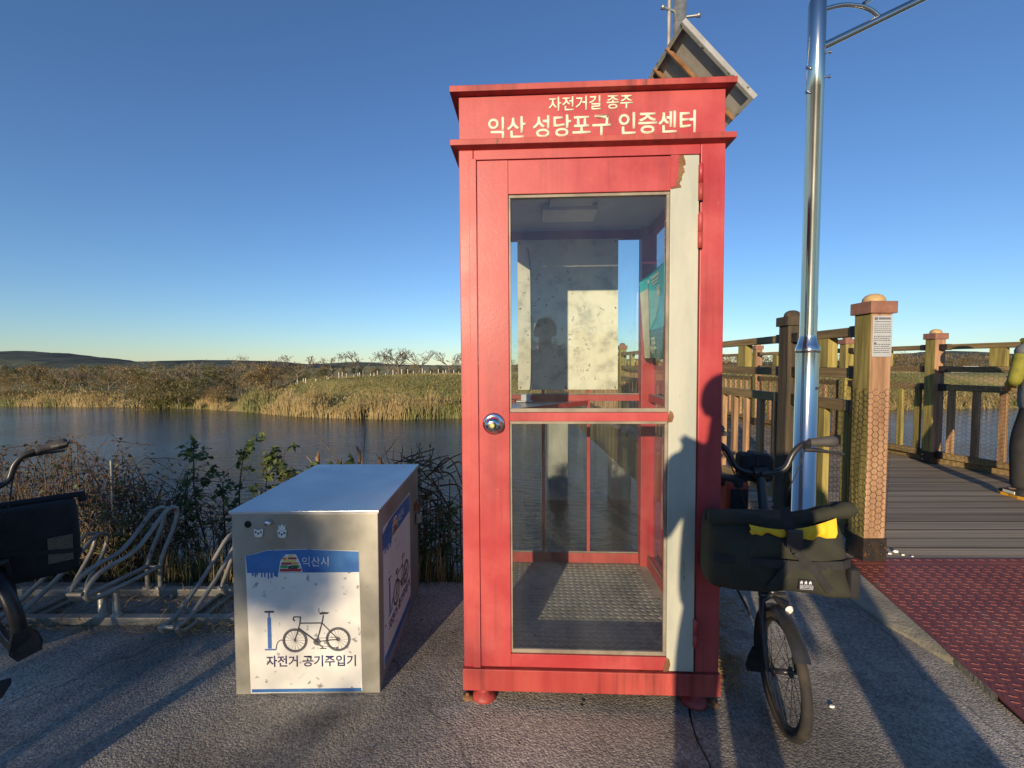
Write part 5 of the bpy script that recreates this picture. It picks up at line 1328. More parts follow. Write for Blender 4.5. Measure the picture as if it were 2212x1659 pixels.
def person(loc, rz, label, eL, hL, eR, hR, shirt, sleeve, trousers, sole, sc=1.0, lean=0.0, stance=.10):
    """local frame: faces +Y; eL/hL elbow and wrist of the left arm (x negative), eR/hR of the right arm"""
    p = empty('person', loc, rz, label, 'person'); p.scale = (sc, sc, sc)
    ly = lambda z: lean * max(0, z - .9)
    N = []; E_ = []
    def nd(x, y, z, r_, r2=None, par=None):
        N.append((x, y + ly(z), z, r_, r2 or r_)); i = len(N) - 1
        if par is not None: E_.append((par, i))
        return i
    pel = nd(0, 0, .93, .125, .10); wa = nd(0, 0, 1.08, .115, .09, pel); ch = nd(0, 0, 1.27, .135, .10, wa); uc = nd(0, -.005, 1.385, .10, .075, ch)
    nk = nd(0, .005, 1.455, .052, None, uc); hb = nd(0, .02, 1.52, .062, None, nk); hm = nd(0, .022, 1.59, .078, .088, hb); ht = nd(0, .012, 1.655, .060, .066, hm)
    nose = nd(0, .108, 1.572, .011, None, hm); chin = nd(0, .075, 1.515, .022, None, hb)
    for s_ in (-1, 1): nd(s_ * .082, .01, 1.575, .012, .018, hm)
    def arm(s_, e, h):
        sh = nd(s_ * .165, -.005, 1.385, .060, None, uc); N_e = N
        el = len(N); N.append((*e, .042, .042)); E_.append((sh, el))
        wr = len(N); N.append((*h, .028, .026)); E_.append((el, wr))
        d = (Vector(h) - Vector(e)).normalized(); side = d.cross(Vector((0, 0, 1)));
        side = side.normalized() if side.length > .1 else Vector((1, 0, 0)); upv = side.cross(d)
        pm_ = len(N); q = Vector(h) + d * .055; N.append((*q, .032, .018)); E_.append((wr, pm_))
        for k, (o_, L_) in enumerate(((-.027, .062), (-.009, .074), (.009, .070), (.026, .054))):
            b0 = q + side * o_ + d * .035; b1 = b0 + d * L_ * .55 - upv * .008; b2 = b1 + d * L_ * .45 - upv * .022
            i0 = len(N); N.append((*b0, .0095, .0095)); E_.append((pm_, i0)); N.append((*b1, .0088, .0088)); E_.append((i0, i0 + 1)); N.append((*b2, .0078, .0078)); E_.append((i0 + 1, i0 + 2))
        b0 = Vector(h) + d * .03 - side * s_ * .034; b1 = b0 + d * .03 - side * s_ * .02 - upv * .008; b2 = b1 + d * .028
        i0 = len(N); N.append((*b0, .011, .011)); E_.append((pm_, i0)); N.append((*b1, .010, .010)); E_.append((i0, i0 + 1)); N.append((*b2, .0085, .0085)); E_.append((i0 + 1, i0 + 2))
    arm(-1, eL, hL); arm(1, eR, hR)
    for s_ in (-1, 1):
        hp_ = nd(s_ * .085, 0, .87, .095, None, pel); kn_ = nd(s_ * stance, .015, .48, .058, None, hp_); an = nd(s_ * (stance + .01), -.015, .10, .040, None, kn_); ft_ = nd(s_ * (stance + .02), .10, .045, .036, .03, an)
    link('body', skin_mesh('body', N, E_, 0), p, M['skin'])
    # clothes
    C = [(0, 0, .73, .182, .165), (0, ly(.95), .95, .182, .16), (0, ly(1.08), 1.08, .178, .155), (0, ly(1.27), 1.27, .182, .15), (0, -.005 + ly(1.39), 1.39, .118, .088), (0, .004 + ly(1.45), 1.45, .064, .06)]
    C += [(-.165, ly(1.38), 1.37, .086, .086), (.165, ly(1.38), 1.37, .086, .086), (-.20, ly(1.3), 1.29, .076, .076), (.20, ly(1.3), 1.29, .076, .076)]
    link('shirt', skin_mesh('shirt', C, [(0, 1), (1, 2), (2, 3), (3, 4), (4, 5), (4, 6), (4, 7), (6, 8), (7, 9)], 0), p, shirt)
    for s_, e, h in ((-1, eL, hL), (1, eR, hR)):
        sh = Vector((s_ * .125, ly(1.39), 1.395)); sh2 = Vector((s_ * .175, -.005 + ly(1.38), 1.375)); e = Vector(e); h = Vector(h)
        C = [(*sh, .072, .072), (*sh2, .074, .074), (*((sh2 + e) / 2), .060, .060), (*e, .055, .055), (*((e + h) / 2), .046, .046), (*(h - (h - e) * .06), .038, .038)]
        link('sleeve', skin_mesh('sleeve', C, [(i, i + 1) for i in range(5)], 1), p, sleeve)
    C = [(0, .0, 1.02, .13, .115), (0, 0, .88, .135, .118)]; Ed = [(0, 1)]
    for s_ in (-1, 1):
        i0 = len(C); C += [(s_ * .09, 0, .78, .100, .098), (s_ * stance, .012, .50, .085, .085), (s_ * (stance + .008), -.005, .25, .078, .078), (s_ * (stance + .01), -.012, .075, .074, .076)]; Ed += [(1, i0), (i0, i0 + 1), (i0 + 1, i0 + 2), (i0 + 2, i0 + 3)]
    link('trousers', skin_mesh('trousers', C, Ed, 1), p, trousers)
    for s_ in (-1, 1):
        x = s_ * (stance + .014)
        def outline(g): return [(x + a * .048 * g, .035 + b * .135 * g) for a, b in ((-.75, -1), (-.98, -.55), (-.85, .1), (-1.02, .55), (-.6, .95), (0, 1.05), (.6, .95), (1.02, .55), (.85, .1), (.98, -.55), (.75, -1))]
        mb = MB(); mb.prism([(a, b, .0) for a, b in outline(1.04)], (0, 0, .030)); sp_ = mb.build('shoe', sole, p, bevel=.006)
        mb = MB(); o1, o2, o3 = outline(1.0), outline(.93), outline(.55); n = len(o1); vs_ = [(a, b, .030) for a, b in o1] + [(a, b, .062 - .10 * max(0, b - .06)) for a, b in o2] + [(x + (a - x) * .9, min(b, .06), .095 - .12 * max(0, b)) for a, b in o3]
        mb.add(vs_, [(k * n + j, k * n + (j + 1) % n, (k + 1) * n + (j + 1) % n, (k + 1) * n + j) for k in range(2) for j in range(n)] + [tuple(range(2 * n, 3 * n))], True); mb.build('shoe_upper', M['rubber'], sp_)
        mb = MB(); mb.box(x - .056, x - .0475, -.02, .09, .034, .060); mb.box(x + .0475, x + .056, -.02, .09, .034, .060); mb.build('shoe_stripe', M['shoe_white'], sp_, bevel=.003)
    # hair cap, eyes
    mb = MB(); vs_ = []; n = 20
    for i in range(8):
        t = i / 7 * R(112)
        for j in range(n):
            a = 2 * math.pi * j / n; front = max(0, math.sin(a)); tt_ = t * (1 - .42 * front)
            vs_.append((math.sin(tt_) * math.cos(a) * .096, .006 + math.sin(tt_) * math.sin(a) * .112 + ly(1.6), 1.598 + math.cos(tt_) * .112))
    mb.add(vs_, [(i * n + j, i * n + (j + 1) % n, (i + 1) * n + (j + 1) % n, (i + 1) * n + j) for i in range(7) for j in range(n)], True); mb.build('hair', M['hair'], p)
    for s_ in (-1, 1):
        mb = MB(); mb.lathe([(0, .012), (.008, .009), (.012, 0), (.008, -.009), (0, -.012)], (s_ * .032, .090 + ly(1.59), 1.592), 12); mb.build('eye', M['white_plastic'], p)
    return p
# leaning on the far railing, seen from behind at the right edge of the deck
person((4.925, 4.13, DECK), R(-6), 'person in grey tee with lime sleeves and black trousers at the bridge railing', (-.215, .03, 1.08), (-.09, .22, 1.03), (.24, .03, 1.10), (.12, .25, 1.12), M['grey_shirt'], M['lime_sleeve'], M['trousers'], M['shoe_yellow'], 1.02, stance=.15)
# the photographer, just behind the camera
person((.09, -.30, 0), R(2), 'person in grey jacket standing on pavement holding up a phone with both hands', (-.24, .06, 1.10), (-.085, .16, 1.24), (.26, .05, 1.10), (.085, .16, 1.24), M['navy_jacket'], M['navy_jacket'], M['trousers'], M['shoe_white'], .985)

# ================================================================== VEGETATION
def rv(q, s_=1.0): return Vector((q.uniform(-1, 1), q.uniform(-1, 1), q.uniform(-1, 1))) * s_
def leaf(mb, p, d, L_, w_, q, fold=.25):
    d = d.normalized(); s_ = d.cross(Vector((0, 0, 1)) + rv(q, .5));
    if s_.length < .05: s_ = Vector((1, 0, 0))
    s_.normalize(); n_ = s_.cross(d)
    a, b, c, e = p, p + d * L_ * .5 + s_ * w_ + n_ * w_ * fold, p + d * L_, p + d * L_ * .5 - s_ * w_ + n_ * w_ * fold
    mb.add([a, b, c, e], [(0, 1, 2), (0, 2, 3)])
def grow(mb, q, p, d, L_, r_, depth, tips, spread=.6, up=.15, kids=(2, 3), shrink=.72, sides=5, segs=3, wob=.12, rmin=.0):
    pts = [p]; dd = d.normalized(); rs = [r_]
    for k in range(segs):
        dd = (dd + rv(q, wob) + Vector((0, 0, up * .3))).normalized(); pts.append(pts[-1] + dd * L_ / segs); rs.append(max(rmin, r_ * (1 - .35 * (k + 1) / segs)))
    mb.tube(pts, rs, max(3, sides), caps=False)
    if depth == 0: tips.append((pts[-1], dd, pts)); return
    for k in range(q.randint(*kids)):
        t = q.choice([segs, segs, segs - 1]) if depth > 1 else q.randint(1, segs)
        ax = rv(q).normalized(); nd_ = (dd + ax * spread + Vector((0, 0, up))).normalized()
        grow(mb, q, pts[t], nd_, L_ * shrink * q.uniform(.8, 1.15), rs[t] * .68, depth - 1, tips, spread, up, kids, shrink, max(3, sides - 1), segs, wob, rmin)

# ---- near bank
def ground_at(x, y):
    t = y - near_edge(max(-16, min(16, x))); return near_h(x, t)
# bramble thicket behind the rack
q = random.Random(11)
def thicket(name, label, x0, x1, y0, y1, hgt, n_arc, n_leaf, mleaf, seed, gold=.15, mtwig='twig'):
    q = random.Random(seed)
    r_ = empty(name, ((x0 + x1) / 2, (y0 + y1) / 2, ground_at((x0 + x1) / 2, (y0 + y1) / 2)), 0, label, 'bush'); o = Vector(r_.location)
    mb = MB(); ml = MB(); mg = MB()
    for k in range(n_arc):
        x, y = q.uniform(x0, x1), q.uniform(y0, y1); p = Vector((x, y, ground_at(x, y) - .02)); h = hgt * q.uniform(.45, 1.05) * (1 - .35 * abs((x - (x0 + x1) / 2) / ((x1 - x0) / 2)) ** 2)
        a = q.uniform(0, 6.28); run = q.uniform(.1, .5); d = Vector((math.cos(a), math.sin(a) * .6, 0)) * run
        top = Vector((x, y, 0)) + d * .6; top.z = h + p.z * .5
        end = Vector((x, y, 0)) + d * 1.3; end.z = h * q.uniform(.35, .95)
        mid = (p + top) / 2 + rv(q, .05); pts = smooth_path([p, mid, top + rv(q, .03), end], 4)
        pts = [v_ + rv(q, .008) for v_ in pts]
        mb.tube([v_ - o for v_ in pts], [.0045 * (1 - .6 * i / len(pts)) * q.uniform(.7, 1.2) for i in range(len(pts))], 3, caps=False)
        for j in range(int(n_leaf / n_arc)):
            c = pts[q.randint(3, len(pts) - 1)] + rv(q, .03); (mg if q.random() < gold else ml).v
            leaf(mg if q.random() < gold else ml, c - o, rv(q) + Vector((0, 0, -.3)), q.uniform(.018, .045), q.uniform(.006, .013), q)
        for j in range(4):
            c = pts[q.randint(2, len(pts) - 1)]; e = c + rv(q, .09); mb.tube([c - o, (c + e) / 2 - o + rv(q, .01), e - o], [.002, .0016, .001], 3, caps=False)
    mb.build('stems', M[mtwig], r_, fixn=False); ml.build('leaves', M[mleaf], r_, fixn=False)
    if mg.v: mg.build('pale_leaves', M['leaf_pale'], r_, fixn=False)
    return r_
thicket('bramble_bush', 'dense brown bramble thicket behind the bicycle rack', -3.75, -2.30, 2.75, 3.30, .84, 230, 3600, 'leaf_brown', 21, .20)
thicket('bramble_bush', 'thin tangle of bare stems just beside the leafy shrub', -2.35, -1.75, 2.78, 3.2, .50, 45, 160, 'leaf_brown', 22, .2)
thicket('bramble_bush', 'yellowish low bramble at the foot of the thin metal stake', -2.75, -2.25, 2.66, 2.85, .50, 70, 900, 'leaf_brown', 27, .45, 'twig_dry')
# leafy shrub
def shrub(name, label, base, spots, seed, mleaf='leaf', lscale=1.0, stem_r=.008, mst='twig'):
    q = random.Random(seed); r_ = empty(name, base, 0, label, 'shrub'); mb = MB(); ml = MB(); mp = MB()
    for (dx, dy, h, lx_, nl) in spots:
        p = Vector((dx, dy, -.05)); tipp = Vector((dx + lx_, dy + q.uniform(-.08, .08), h)); pts = smooth_path([p, p + (tipp - p) * .35 + rv(q, .03), p + (tipp - p) * .7 + rv(q, .04), tipp], 4)
        mb.tube(pts, [stem_r * (1 - .6 * i / len(pts)) for i in range(len(pts))], 5, caps=False)
        for j in range(nl):
            i = q.randint(len(pts) // 2, len(pts) - 1); c = pts[i]; d = (rv(q) + Vector((0, 0, .7))).normalized(); L_ = q.uniform(.06, .16); e = c + d * L_
            mb.tube([c, (c + e) / 2 + rv(q, .01), e], [.003, .0025, .0015], 3, caps=False)
            for m_ in range(q.randint(9, 15)):
                t = q.uniform(.35, 1.05); leaf(mp if q.random() < .18 else ml, c + (e - c) * t, rv(q) + Vector((0, 0, -.15)), q.uniform(.028, .055) * lscale, q.uniform(.011, .02) * lscale, q, .15)
    mb.build('stems', M[mst], r_, fixn=False); ml.build('leaves', M[mleaf], r_, fixn=False)
    if mp.v: mp.build('pale_leaves', M['leaf_pale'], r_, fixn=False)
    return r_
def gp(px, Y): x = (px - CX) / FOC * Y; return (x, Y, ground_at(x, Y))
shrub('leafy_shrub', 'upright shrub with dark green leaf clusters behind the pump box', gp(535, 3.0), [(-.22, .0, 1.08, -.10, 15), (-.10, .05, 1.04, .06, 15), (0, 0, .98, .12, 18), (.08, .04, 1.02, .16, 18), (.18, 0, .86, .20, 17), (-.3, .0, .86, -.08, 7), (.25, .05, .80, .25, 16), (-.02, .02, .7, .2, 10), (-.38, 0, .76, -.02, 6), (.3, .0, .9, .3, 14), (-.15, .0, .8, -.05, 8)], 31)
shrub('leafy_shrub', 'low dark shrub with pale green leaves between box and booth', gp(945, 2.86), [(-.10, 0, .42, .02, 9), (.0, .04, .50, .06, 9), (.08, 0, .34, .06, 8), (-.04, 0, .26, -.05, 8), (.12, .02, .2, .08, 7)], 32, lscale=.8)
shrub('leafy_shrub', 'small leafy weed rising beside the thin metal stake', gp(262, 2.72), [(0, 0, .32, .04, 7), (.06, 0, .26, .06, 7), (-.05, 0, .22, -.04, 6)], 34, mleaf='leaf_pale', lscale=.8, stem_r=.004)
# cut stumps behind the box
q = random.Random(41); st_ = empty('cut_shrub', gp(745, 3.12), 0, 'cut back shrub with thick broken stems behind the pump box', 'shrub'); mb = MB(); mt = MB()
for (dx, h, r_, lx_) in ((-.10, 1.08, .016, -.10), (-.02, 1.04, .017, -.03), (.03, 1.12, .012, .06), (.20, 1.05, .016, .03), (.27, 1.0, .012, .08), (.38, .90, .010, .06), (.06, .82, .009, 0)):
    b0 = Vector((dx, 0, -.05)); t0 = Vector((dx + lx_, q.uniform(-.03, .03), h)); pts = smooth_path([b0, b0 + (t0 - b0) * .5 + rv(q, .02), t0], 4); mb.tube(pts, [r_ * (1.1 - .25 * i / len(pts)) for i in range(len(pts))], 7)
    for k in range(3): e = t0 + Vector((q.uniform(-.03, .03), 0, q.uniform(.01, .05))); mb.tube([t0 - Vector((0, 0, .03)), e], [r_ * .6, .002], 4, caps=False)
    for k in range(5):
        c = pts[q.randint(3, len(pts) - 1)]; e = c + Vector((q.uniform(-.2, .2), q.uniform(-.05, .05), q.uniform(.02, .2))); mt.tube([c, (c + e) / 2 + rv(q, .02), e], [.004, .003, .0015], 4, caps=False)
for (a, b) in (((.0, .7), (-.28, 1.08)), ((-.1, .65), (-.38, .96)), ((.05, .8), (.14, 1.3)), ((.3, .7), (.40, 1.16)), ((.42, .6), (.46, 1.14)), ((-.2, .6), (-.42, .84))):
    mt.tube(smooth_path([(a[0], 0, a[1]), ((a[0] + b[0]) / 2 + .02, 0, (a[1] + b[1]) / 2), (b[0], 0, b[1])], 4), [.006] * 5 + [.004] * 3 + [.002], 4, caps=False)
mb.build('stems', M['cutwood'], st_, fixn=False); mt.build('twigs', M['twig_dry'], st_, fixn=False)
# brush pile right of the box
q = random.Random(51); bp_ = empty('brush_pile', gp(900, 3.05), 0, 'pile of cut dry twigs between the pump box and the booth', 'brush pile'); mb = MB(); md_ = MB()
for k in range(170):
    c = Vector((q.gauss(-.02, .15), q.gauss(0, .10), min(.98, abs(q.gauss(.68, .20))))); d = Vector((q.uniform(-1, 1), q.uniform(-.5, .5), q.uniform(-.35, .5))).normalized() * q.uniform(.06, .2)
    (md_ if k % 3 == 0 else mb).tube([c - d, c + rv(q, .02), c + d], [.004, .0045, .0022], 4, caps=False)
for k in range(40):
    c = Vector((q.uniform(-.3, .3), q.uniform(-.12, .12), 0)); mb.tube([c - Vector((0, 0, .05)), c + Vector((q.uniform(-.06, .06), 0, q.uniform(.4, .85)))], [.006, .003], 4, caps=False)
for (x0, z0, x1, z1, sag) in ((.05, .85, .40, 1.06, .03), (.1, .85, .42, .50, -.1), (.15, .8, .42, .62, .08), (.1, .7, .42, .30, .02), (.2, .92, .40, .75, .12), (.0, .8, .3, .4, .1), (.12, .9, .38, .42, .18), (.1, .9, .36, .66, .2)):
    mb.tube(smooth_path([(x0, 0, z0), ((x0 + x1) / 2, .02, (z0 + z1) / 2 + sag), (x1, 0, z1)], 6), [.006] * 6 + [.004] * 6 + [.002], 4, caps=False)
tag(mb.build('twigs', M['twig'], bp_, fixn=False), kind='stuff'); tag(md_.build('dry_twigs', M['twig_dry'], bp_, fixn=False), kind='stuff')
wd = empty('weed', gp(905, 2.96), 0, 'bright green upright weed growing out of the brush pile', 'plant'); mb = MB(); ml = MB()
for (dx, h) in ((0, 1.06), (.045, 1.02), (-.02, .94)):
    mb.tube([(dx * .5, 0, -.05), (dx, 0, h * .6), (dx * 1.6, 0, h)], [.004, .003, .0015], 4, caps=False)
    for k in range(34): t = q.uniform(.5, 1.0); leaf(ml, Vector((dx * (.5 + t), 0, h * t)), rv(q) + Vector((0, 0, .6)), q.uniform(.03, .06), .006, q)
mb.build('stem', M['leaf_pale'], wd, fixn=False); ml.build('leaves', M['leaf_pale'], wd, fixn=False)
# metal stake
s0 = at_y(240, 995, 2.84); mb = MB(); mb.tube([(s0.x, 2.84, ground_at(s0.x, 2.84) - .1), (s0.x, 2.84, s0.z)], .0085, 10); mb.lathe([(.0085, s0.z), (.006, s0.z + .004), (0, s0.z + .005)], (s0.x, 2.84, 0), 10)
tag(mb.build('metal_stake', M['galv']), 'thin bright metal stake standing in the brambles behind the rack', 'stake')
# grass and ground cover along the edge and down the slope
mb = MB(); md_ = MB(); q = random.Random(61)
for k in range(15000):
    x = q.uniform(-4.2, 2.2); t = abs(q.gauss(0, .55)) - .08; y = near_edge(x) + t
    if -1.12 < x < -.5 and y < 2.56: continue
    if -.2 < x < .85 and y < 2.64: continue
    z = ground_at(x, y) if t > 0 else -.03
    h = q.uniform(.05, .20) * (1.5 if x < -.4 and fbm(x * 2, y * 2) > .5 else .8); a = q.uniform(0, 6.28); b = Vector((math.cos(a), math.sin(a), 0)) * q.uniform(.02, .09); w_ = Vector((-math.sin(a), math.cos(a), 0)) * q.uniform(.0018, .0038)
    p = Vector((x, y, z - .01)); m_ = p + b * .35 + Vector((0, 0, h * .65)); e = p + b + Vector((0, 0, h))
    (md_ if q.random() < .3 else mb).add([p - w_, p + w_, m_ + w_ * .8, m_ - w_ * .8, e], [(0, 1, 2, 3), (3, 2, 4)])
tag(mb.build('grass', M['grass'], fixn=False), 'green grass blades along the top of the river bank', 'grass', kind='stuff')
tag(md_.build('dry_grass', M['straw'], fixn=False), 'dry straw blades among the grass of the river bank', 'grass', kind='stuff')
# dry litter lying by the rack rail and right of the booth
def litter(name, label, spots, seed):
    mb = MB(); q = random.Random(seed)
    for (x0, x1, y0, y1, n, up) in spots:
        for k in range(n):
            c = Vector((q.uniform(x0, x1), q.uniform(y0, y1), .006 + q.random() * up)); d = Vector((q.uniform(-1, 1), q.uniform(-1, 1), q.uniform(-.1, .35))).normalized() * q.uniform(.02, .08); c.z = max(c.z, abs(d.z) + .003)
            mb.tube([c - d, c + rv(q, .012), c + d], [.0014, .0018, .0008], 3, caps=False)
    tag(mb.build(name, M['straw'], fixn=False), label, 'straw', kind='stuff')
litter('straw_litter', 'dry straw lying between the red booth and the folding bicycle', [(.84, .98, 1.78, 2.25, 190, .06), (.9, 1.15, 2.1, 2.6, 160, .10), (.82, .9, 1.7, 1.85, 40, .04)], 71)
litter('straw_litter', 'dry stalks lying along the rails of the bicycle rack', [(-3.2, -1.2, 2.1, 2.17, 110, .01), (-3.2, -1.2, 2.22, 2.45, 150, .015), (-1.6, -1.3, 2.1, 2.4, 50, .03)], 72)
# fallen leaves, pebbles and scraps
mb = MB(); q = random.Random(73)
for k in range(70):
    x, y = (q.uniform(-3.0, -1.2), q.uniform(2.05, 2.5)) if k < 45 else (q.uniform(-.5, 1.7), q.uniform(1.0, 2.3))
    a = q.uniform(0, 6.28); leaf(mb, Vector((x, y, .004)), Vector((math.cos(a), math.sin(a), .12)), q.uniform(.012, .03), q.uniform(.004, .009), q)
tag(mb.build('fallen_leaves', M['leaf_brown'], fixn=False), 'fallen brown leaves scattered over the concrete', 'leaves', kind='stuff')
for (px, py, s_, z0) in ((1797, 1528, .012, 0), (1935, 1193, .022, DECK), (1922, 1197, .014, DECK), (1951, 1200, .012, DECK), (1971, 1203, .009, DECK), (403, 1338, .012, 0)):
    c = at_z(px, py, z0); mb = MB(); n = 7; vs_ = [(math.cos(2 * math.pi * j / n) * s_ * rnd.uniform(.7, 1.1), math.sin(2 * math.pi * j / n) * s_ * .6 * rnd.uniform(.7, 1.1), 0) for j in range(n)]
    vs_ += [(x * .7, y * .7, s_ * .55) for x, y, _ in vs_]; mb.add(vs_, [(j, (j + 1) % n, n + (j + 1) % n, n + j) for j in range(n)] + [tuple(range(n, 2 * n))], False)
    o = mb.build('pebble', M['white_plastic']); o.location = (c.x, c.y, z0 + .0015); tag(o, 'small white pebbles on the planks by the entrance post' if z0 else ('small white pebble on the concrete beside the bicycle wheel' if px > 1000 else 'small white pebble at the front rail of the rack'), 'pebble', 'white pebbles' if z0 else None)

# ---- far bank
def far_tree_bare(seed, h=6.0):
    q = random.Random(seed); mb = MB(); tips = []; ttips = []
    mt = MB(); grow(mt, q, Vector((0, 0, -.4)), Vector((q.uniform(-.1, .1), 0, 1)), h * .34, h * .030, 0, ttips, wob=.06)
    p, d, pts = ttips[0]
    for k in range(4):
        a = k * 1.57 + q.uniform(-.4, .4); dd = Vector((math.cos(a) * .9, math.sin(a) * .9, 1.0)); grow(mb, q, pts[-1] if k < 3 else pts[-2], dd, h * .27, h * .018, 4, tips, .62, .06, (2, 3), .74, 4, 2, .18, .030)
    return mt, mb
def far_tree_leafy(seed, h=5.0, w=2.4, n=1700, leafs=.17, narrow=False):
    q = random.Random(seed); mt = MB(); tips = []; grow(mt, q, Vector((0, 0, -.4)), Vector((0, 0, 1)), h * .3, h * .02, 3, tips, .5, .2, (2, 3), .8, 4, 2, .12)
    mb = MB(); cl = [(Vector((q.uniform(-1, 1) * w * .75 * (.6 if narrow else 1), q.uniform(-1, 1) * w * .75 * (.6 if narrow else 1), h * q.uniform(.22, .88))), w * q.uniform(.22, .5)) for _ in range(17)]
    for k in range(n):
        c, r_ = q.choice(cl); v_ = rv(q); v_ = v_.normalized() * r_ * (q.random() ** .45); p = c + Vector((v_.x, v_.y, v_.z * .85))
        if p.z > h: continue
        s_ = leafs * q.uniform(.5, 1.3); leaf(mb, p, rv(q) + Vector((0, 0, .25)), s_ * 1.5, s_ * .35, q, .1)
    return mt, mb
def proto(pair, mt_, ml_):
    a = pair[0].mesh('trunk'); a.materials.append(M[mt_]); b = pair[1].mesh('crown'); b.materials.append(M[ml_]); return a, b
bare = [proto(far_tree_bare(s_), 'bark_far', 'bark_far') for s_ in (3, 5, 8, 12)]
brown = [proto(far_tree_leafy(s_), 'bark_far', 'far_brown') for s_ in (21, 22, 23)]
olive = [proto(far_tree_leafy(s_), 'bark_far', 'far_olive') for s_ in (31, 32)]
green = [proto(far_tree_leafy(s_, narrow=True), 'bark_far', 'far_green') for s_ in (41, 42)]
pale = [proto(far_tree_leafy(s_, n=1300, leafs=.13), 'bark_far', 'far_pale') for s_ in (51,)]
KIND = {'bare': (bare, 6.2, 'bare leafless tree on the far river bank', 'bare trees'), 'brown': (brown, 5.0, 'brown autumn tree on the far river bank', 'brown trees'), 'olive': (olive, 5.0, 'olive green tree on the far river bank', 'olive trees'), 'green': (green, 5.0, 'dark evergreen tree on the far river bank', 'evergreen trees'), 'pale': (pale, 5.0, 'pale feathery shrub tree on the far river bank', 'pale trees')}
NAME = {'bare': 'bare_tree', 'brown': 'autumn_tree', 'olive': 'olive_tree', 'green': 'evergreen_tree', 'pale': 'pale_tree'}
qt = random.Random(91)
def far_tree(kind, px, top, Y, wide=1.0, where=None):
    x = (px - CX) / FOC * Y; z0 = far_h(x, Y); zt = CAMH + (788 - top) / FOC * Y; protos, h0, lab, grp = KIND[kind]
    pr_ = qt.choice(protos); s_ = max(.25, (zt - z0) / h0)
    lab = lab.replace('on the far river bank', where) if where else lab
    t = empty(NAME[kind], (x, Y, z0), qt.uniform(0, 6.28), lab, 'tree', grp + (' ' + where if where else '')); t.scale = (s_ * wide, s_ * wide, s_)
    link('trunk', pr_[0], t); link('crown', pr_[1], t)
LV, ML, TH, RW = 'behind the row of white posts', 'on the low meadow below the dark wooded hill', 'in the thicket where the levee begins', 'in the long row beyond the bridge railings'
for a in ((583, 768, 68), (645, 759, 68), (718, 757, 69), (785, 755, 70), (838, 754, 71), (862, 744, 71), (905, 749, 72), (972, 754, 73), (1010, 753, 74), (1045, 757, 75)): far_tree('bare', *a, wide=1.45, where=LV)
for a in ((75, 792, 76), (137, 788, 75), (170, 787, 78), (235, 792, 76), (268, 780, 96)): far_tree('bare', *a, wide=1.15, where=ML)
for a in ((402, 772, 62), (320, 779, 74), (500, 769, 70)): far_tree('bare', *a, wide=1.1, where=TH)
for px in range(-20, 300, 26): far_tree(qt.choice(['brown', 'olive', 'green', 'brown']), px + qt.uniform(-9, 9), qt.uniform(784, 796), qt.uniform(84, 100), 1.3, where=ML)
for px in range(-20, 300, 34): far_tree(qt.choice(['brown', 'olive']), px + qt.uniform(-9, 9), qt.uniform(800, 818), qt.uniform(74, 82), 1.3, where='among the reeds below the wooded hill')
for px in range(285, 575, 22): far_tree(qt.choice(['brown', 'brown', 'olive', 'brown', 'pale']), px + qt.uniform(-9, 9), qt.uniform(776, 796), qt.uniform(62, 74), 1.2, where=TH)
for px in range(290, 560, 30): far_tree(qt.choice(['brown', 'olive', 'pale']), px + qt.uniform(-9, 9), qt.uniform(806, 832), qt.uniform(57, 62), 1.2, where='close to the water below the thicket')
for px in range(-10, 300, 19): far_tree(qt.choice(['olive', 'pale', 'brown', 'olive']), px + qt.uniform(-9, 9), qt.uniform(838, 856), qt.uniform(63.5, 67), 1.7, where='rounded and low at the water edge')
for a in ((520, 772, 66), (548, 764, 64), (503, 776, 68)): far_tree('pale', *a, wide=.75, where='rising tall above the thicket')
for a in ((20, 783, 92), (62, 786, 90), (25, 792, 84)): far_tree('green', *a, wide=.8, where=ML)
for a in ((775, 792, 84), (815, 790, 86), (880, 792, 88), (990, 790, 90), (700, 795, 86), (740, 790, 85), (930, 792, 88)): far_tree('green', *a, wide=.8, where=LV)
for px in range(560, 1010, 22): far_tree(qt.choice(['brown', 'olive', 'green', 'brown']), px + qt.uniform(-9, 9), qt.uniform(783, 795), qt.uniform(80, 100), 1.3, where=LV)
for px in range(1120, 2260, 24): far_tree(qt.choice(['brown', 'brown', 'olive', 'brown']), px + qt.uniform(-9, 9), qt.uniform(757, 772) if px > 1500 else qt.uniform(772, 785), qt.uniform(112, 135), 1.25, where=RW)
for px in range(1560, 2200, 70): far_tree('bare', px + qt.uniform(-15, 15), qt.uniform(756, 766), qt.uniform(100, 112), 1.2, where=RW)
# white posts on the levee
mb = MB(); mb.box(-.032, .032, -.032, .032, -.2, 1.0); wp = mb.mesh('fence_post'); wp.materials.append(M['white_post'])
for k, px in enumerate([642, 655, 660, 682, 706, 709, 732, 739, 748, 764, 773, 777, 800, 808, 815, 833, 849, 856, 868, 881, 893, 912, 918, 930, 947, 957, 963, 980, 991]):
    Y = 66.5 + .01 * (px - 640); x = (px - CX) / FOC * Y; o = link('fence_post', wp); o.location = (x, Y, far_h(x, Y)); o.scale = (1, 1, rnd.choice([.45, .6, .7, .8, .95])); o.rotation_euler = (0, rnd.uniform(-.03, .03), 0)
    tag(o, 'slim white post in the row along the far levee', 'fence post', 'white posts along the levee')
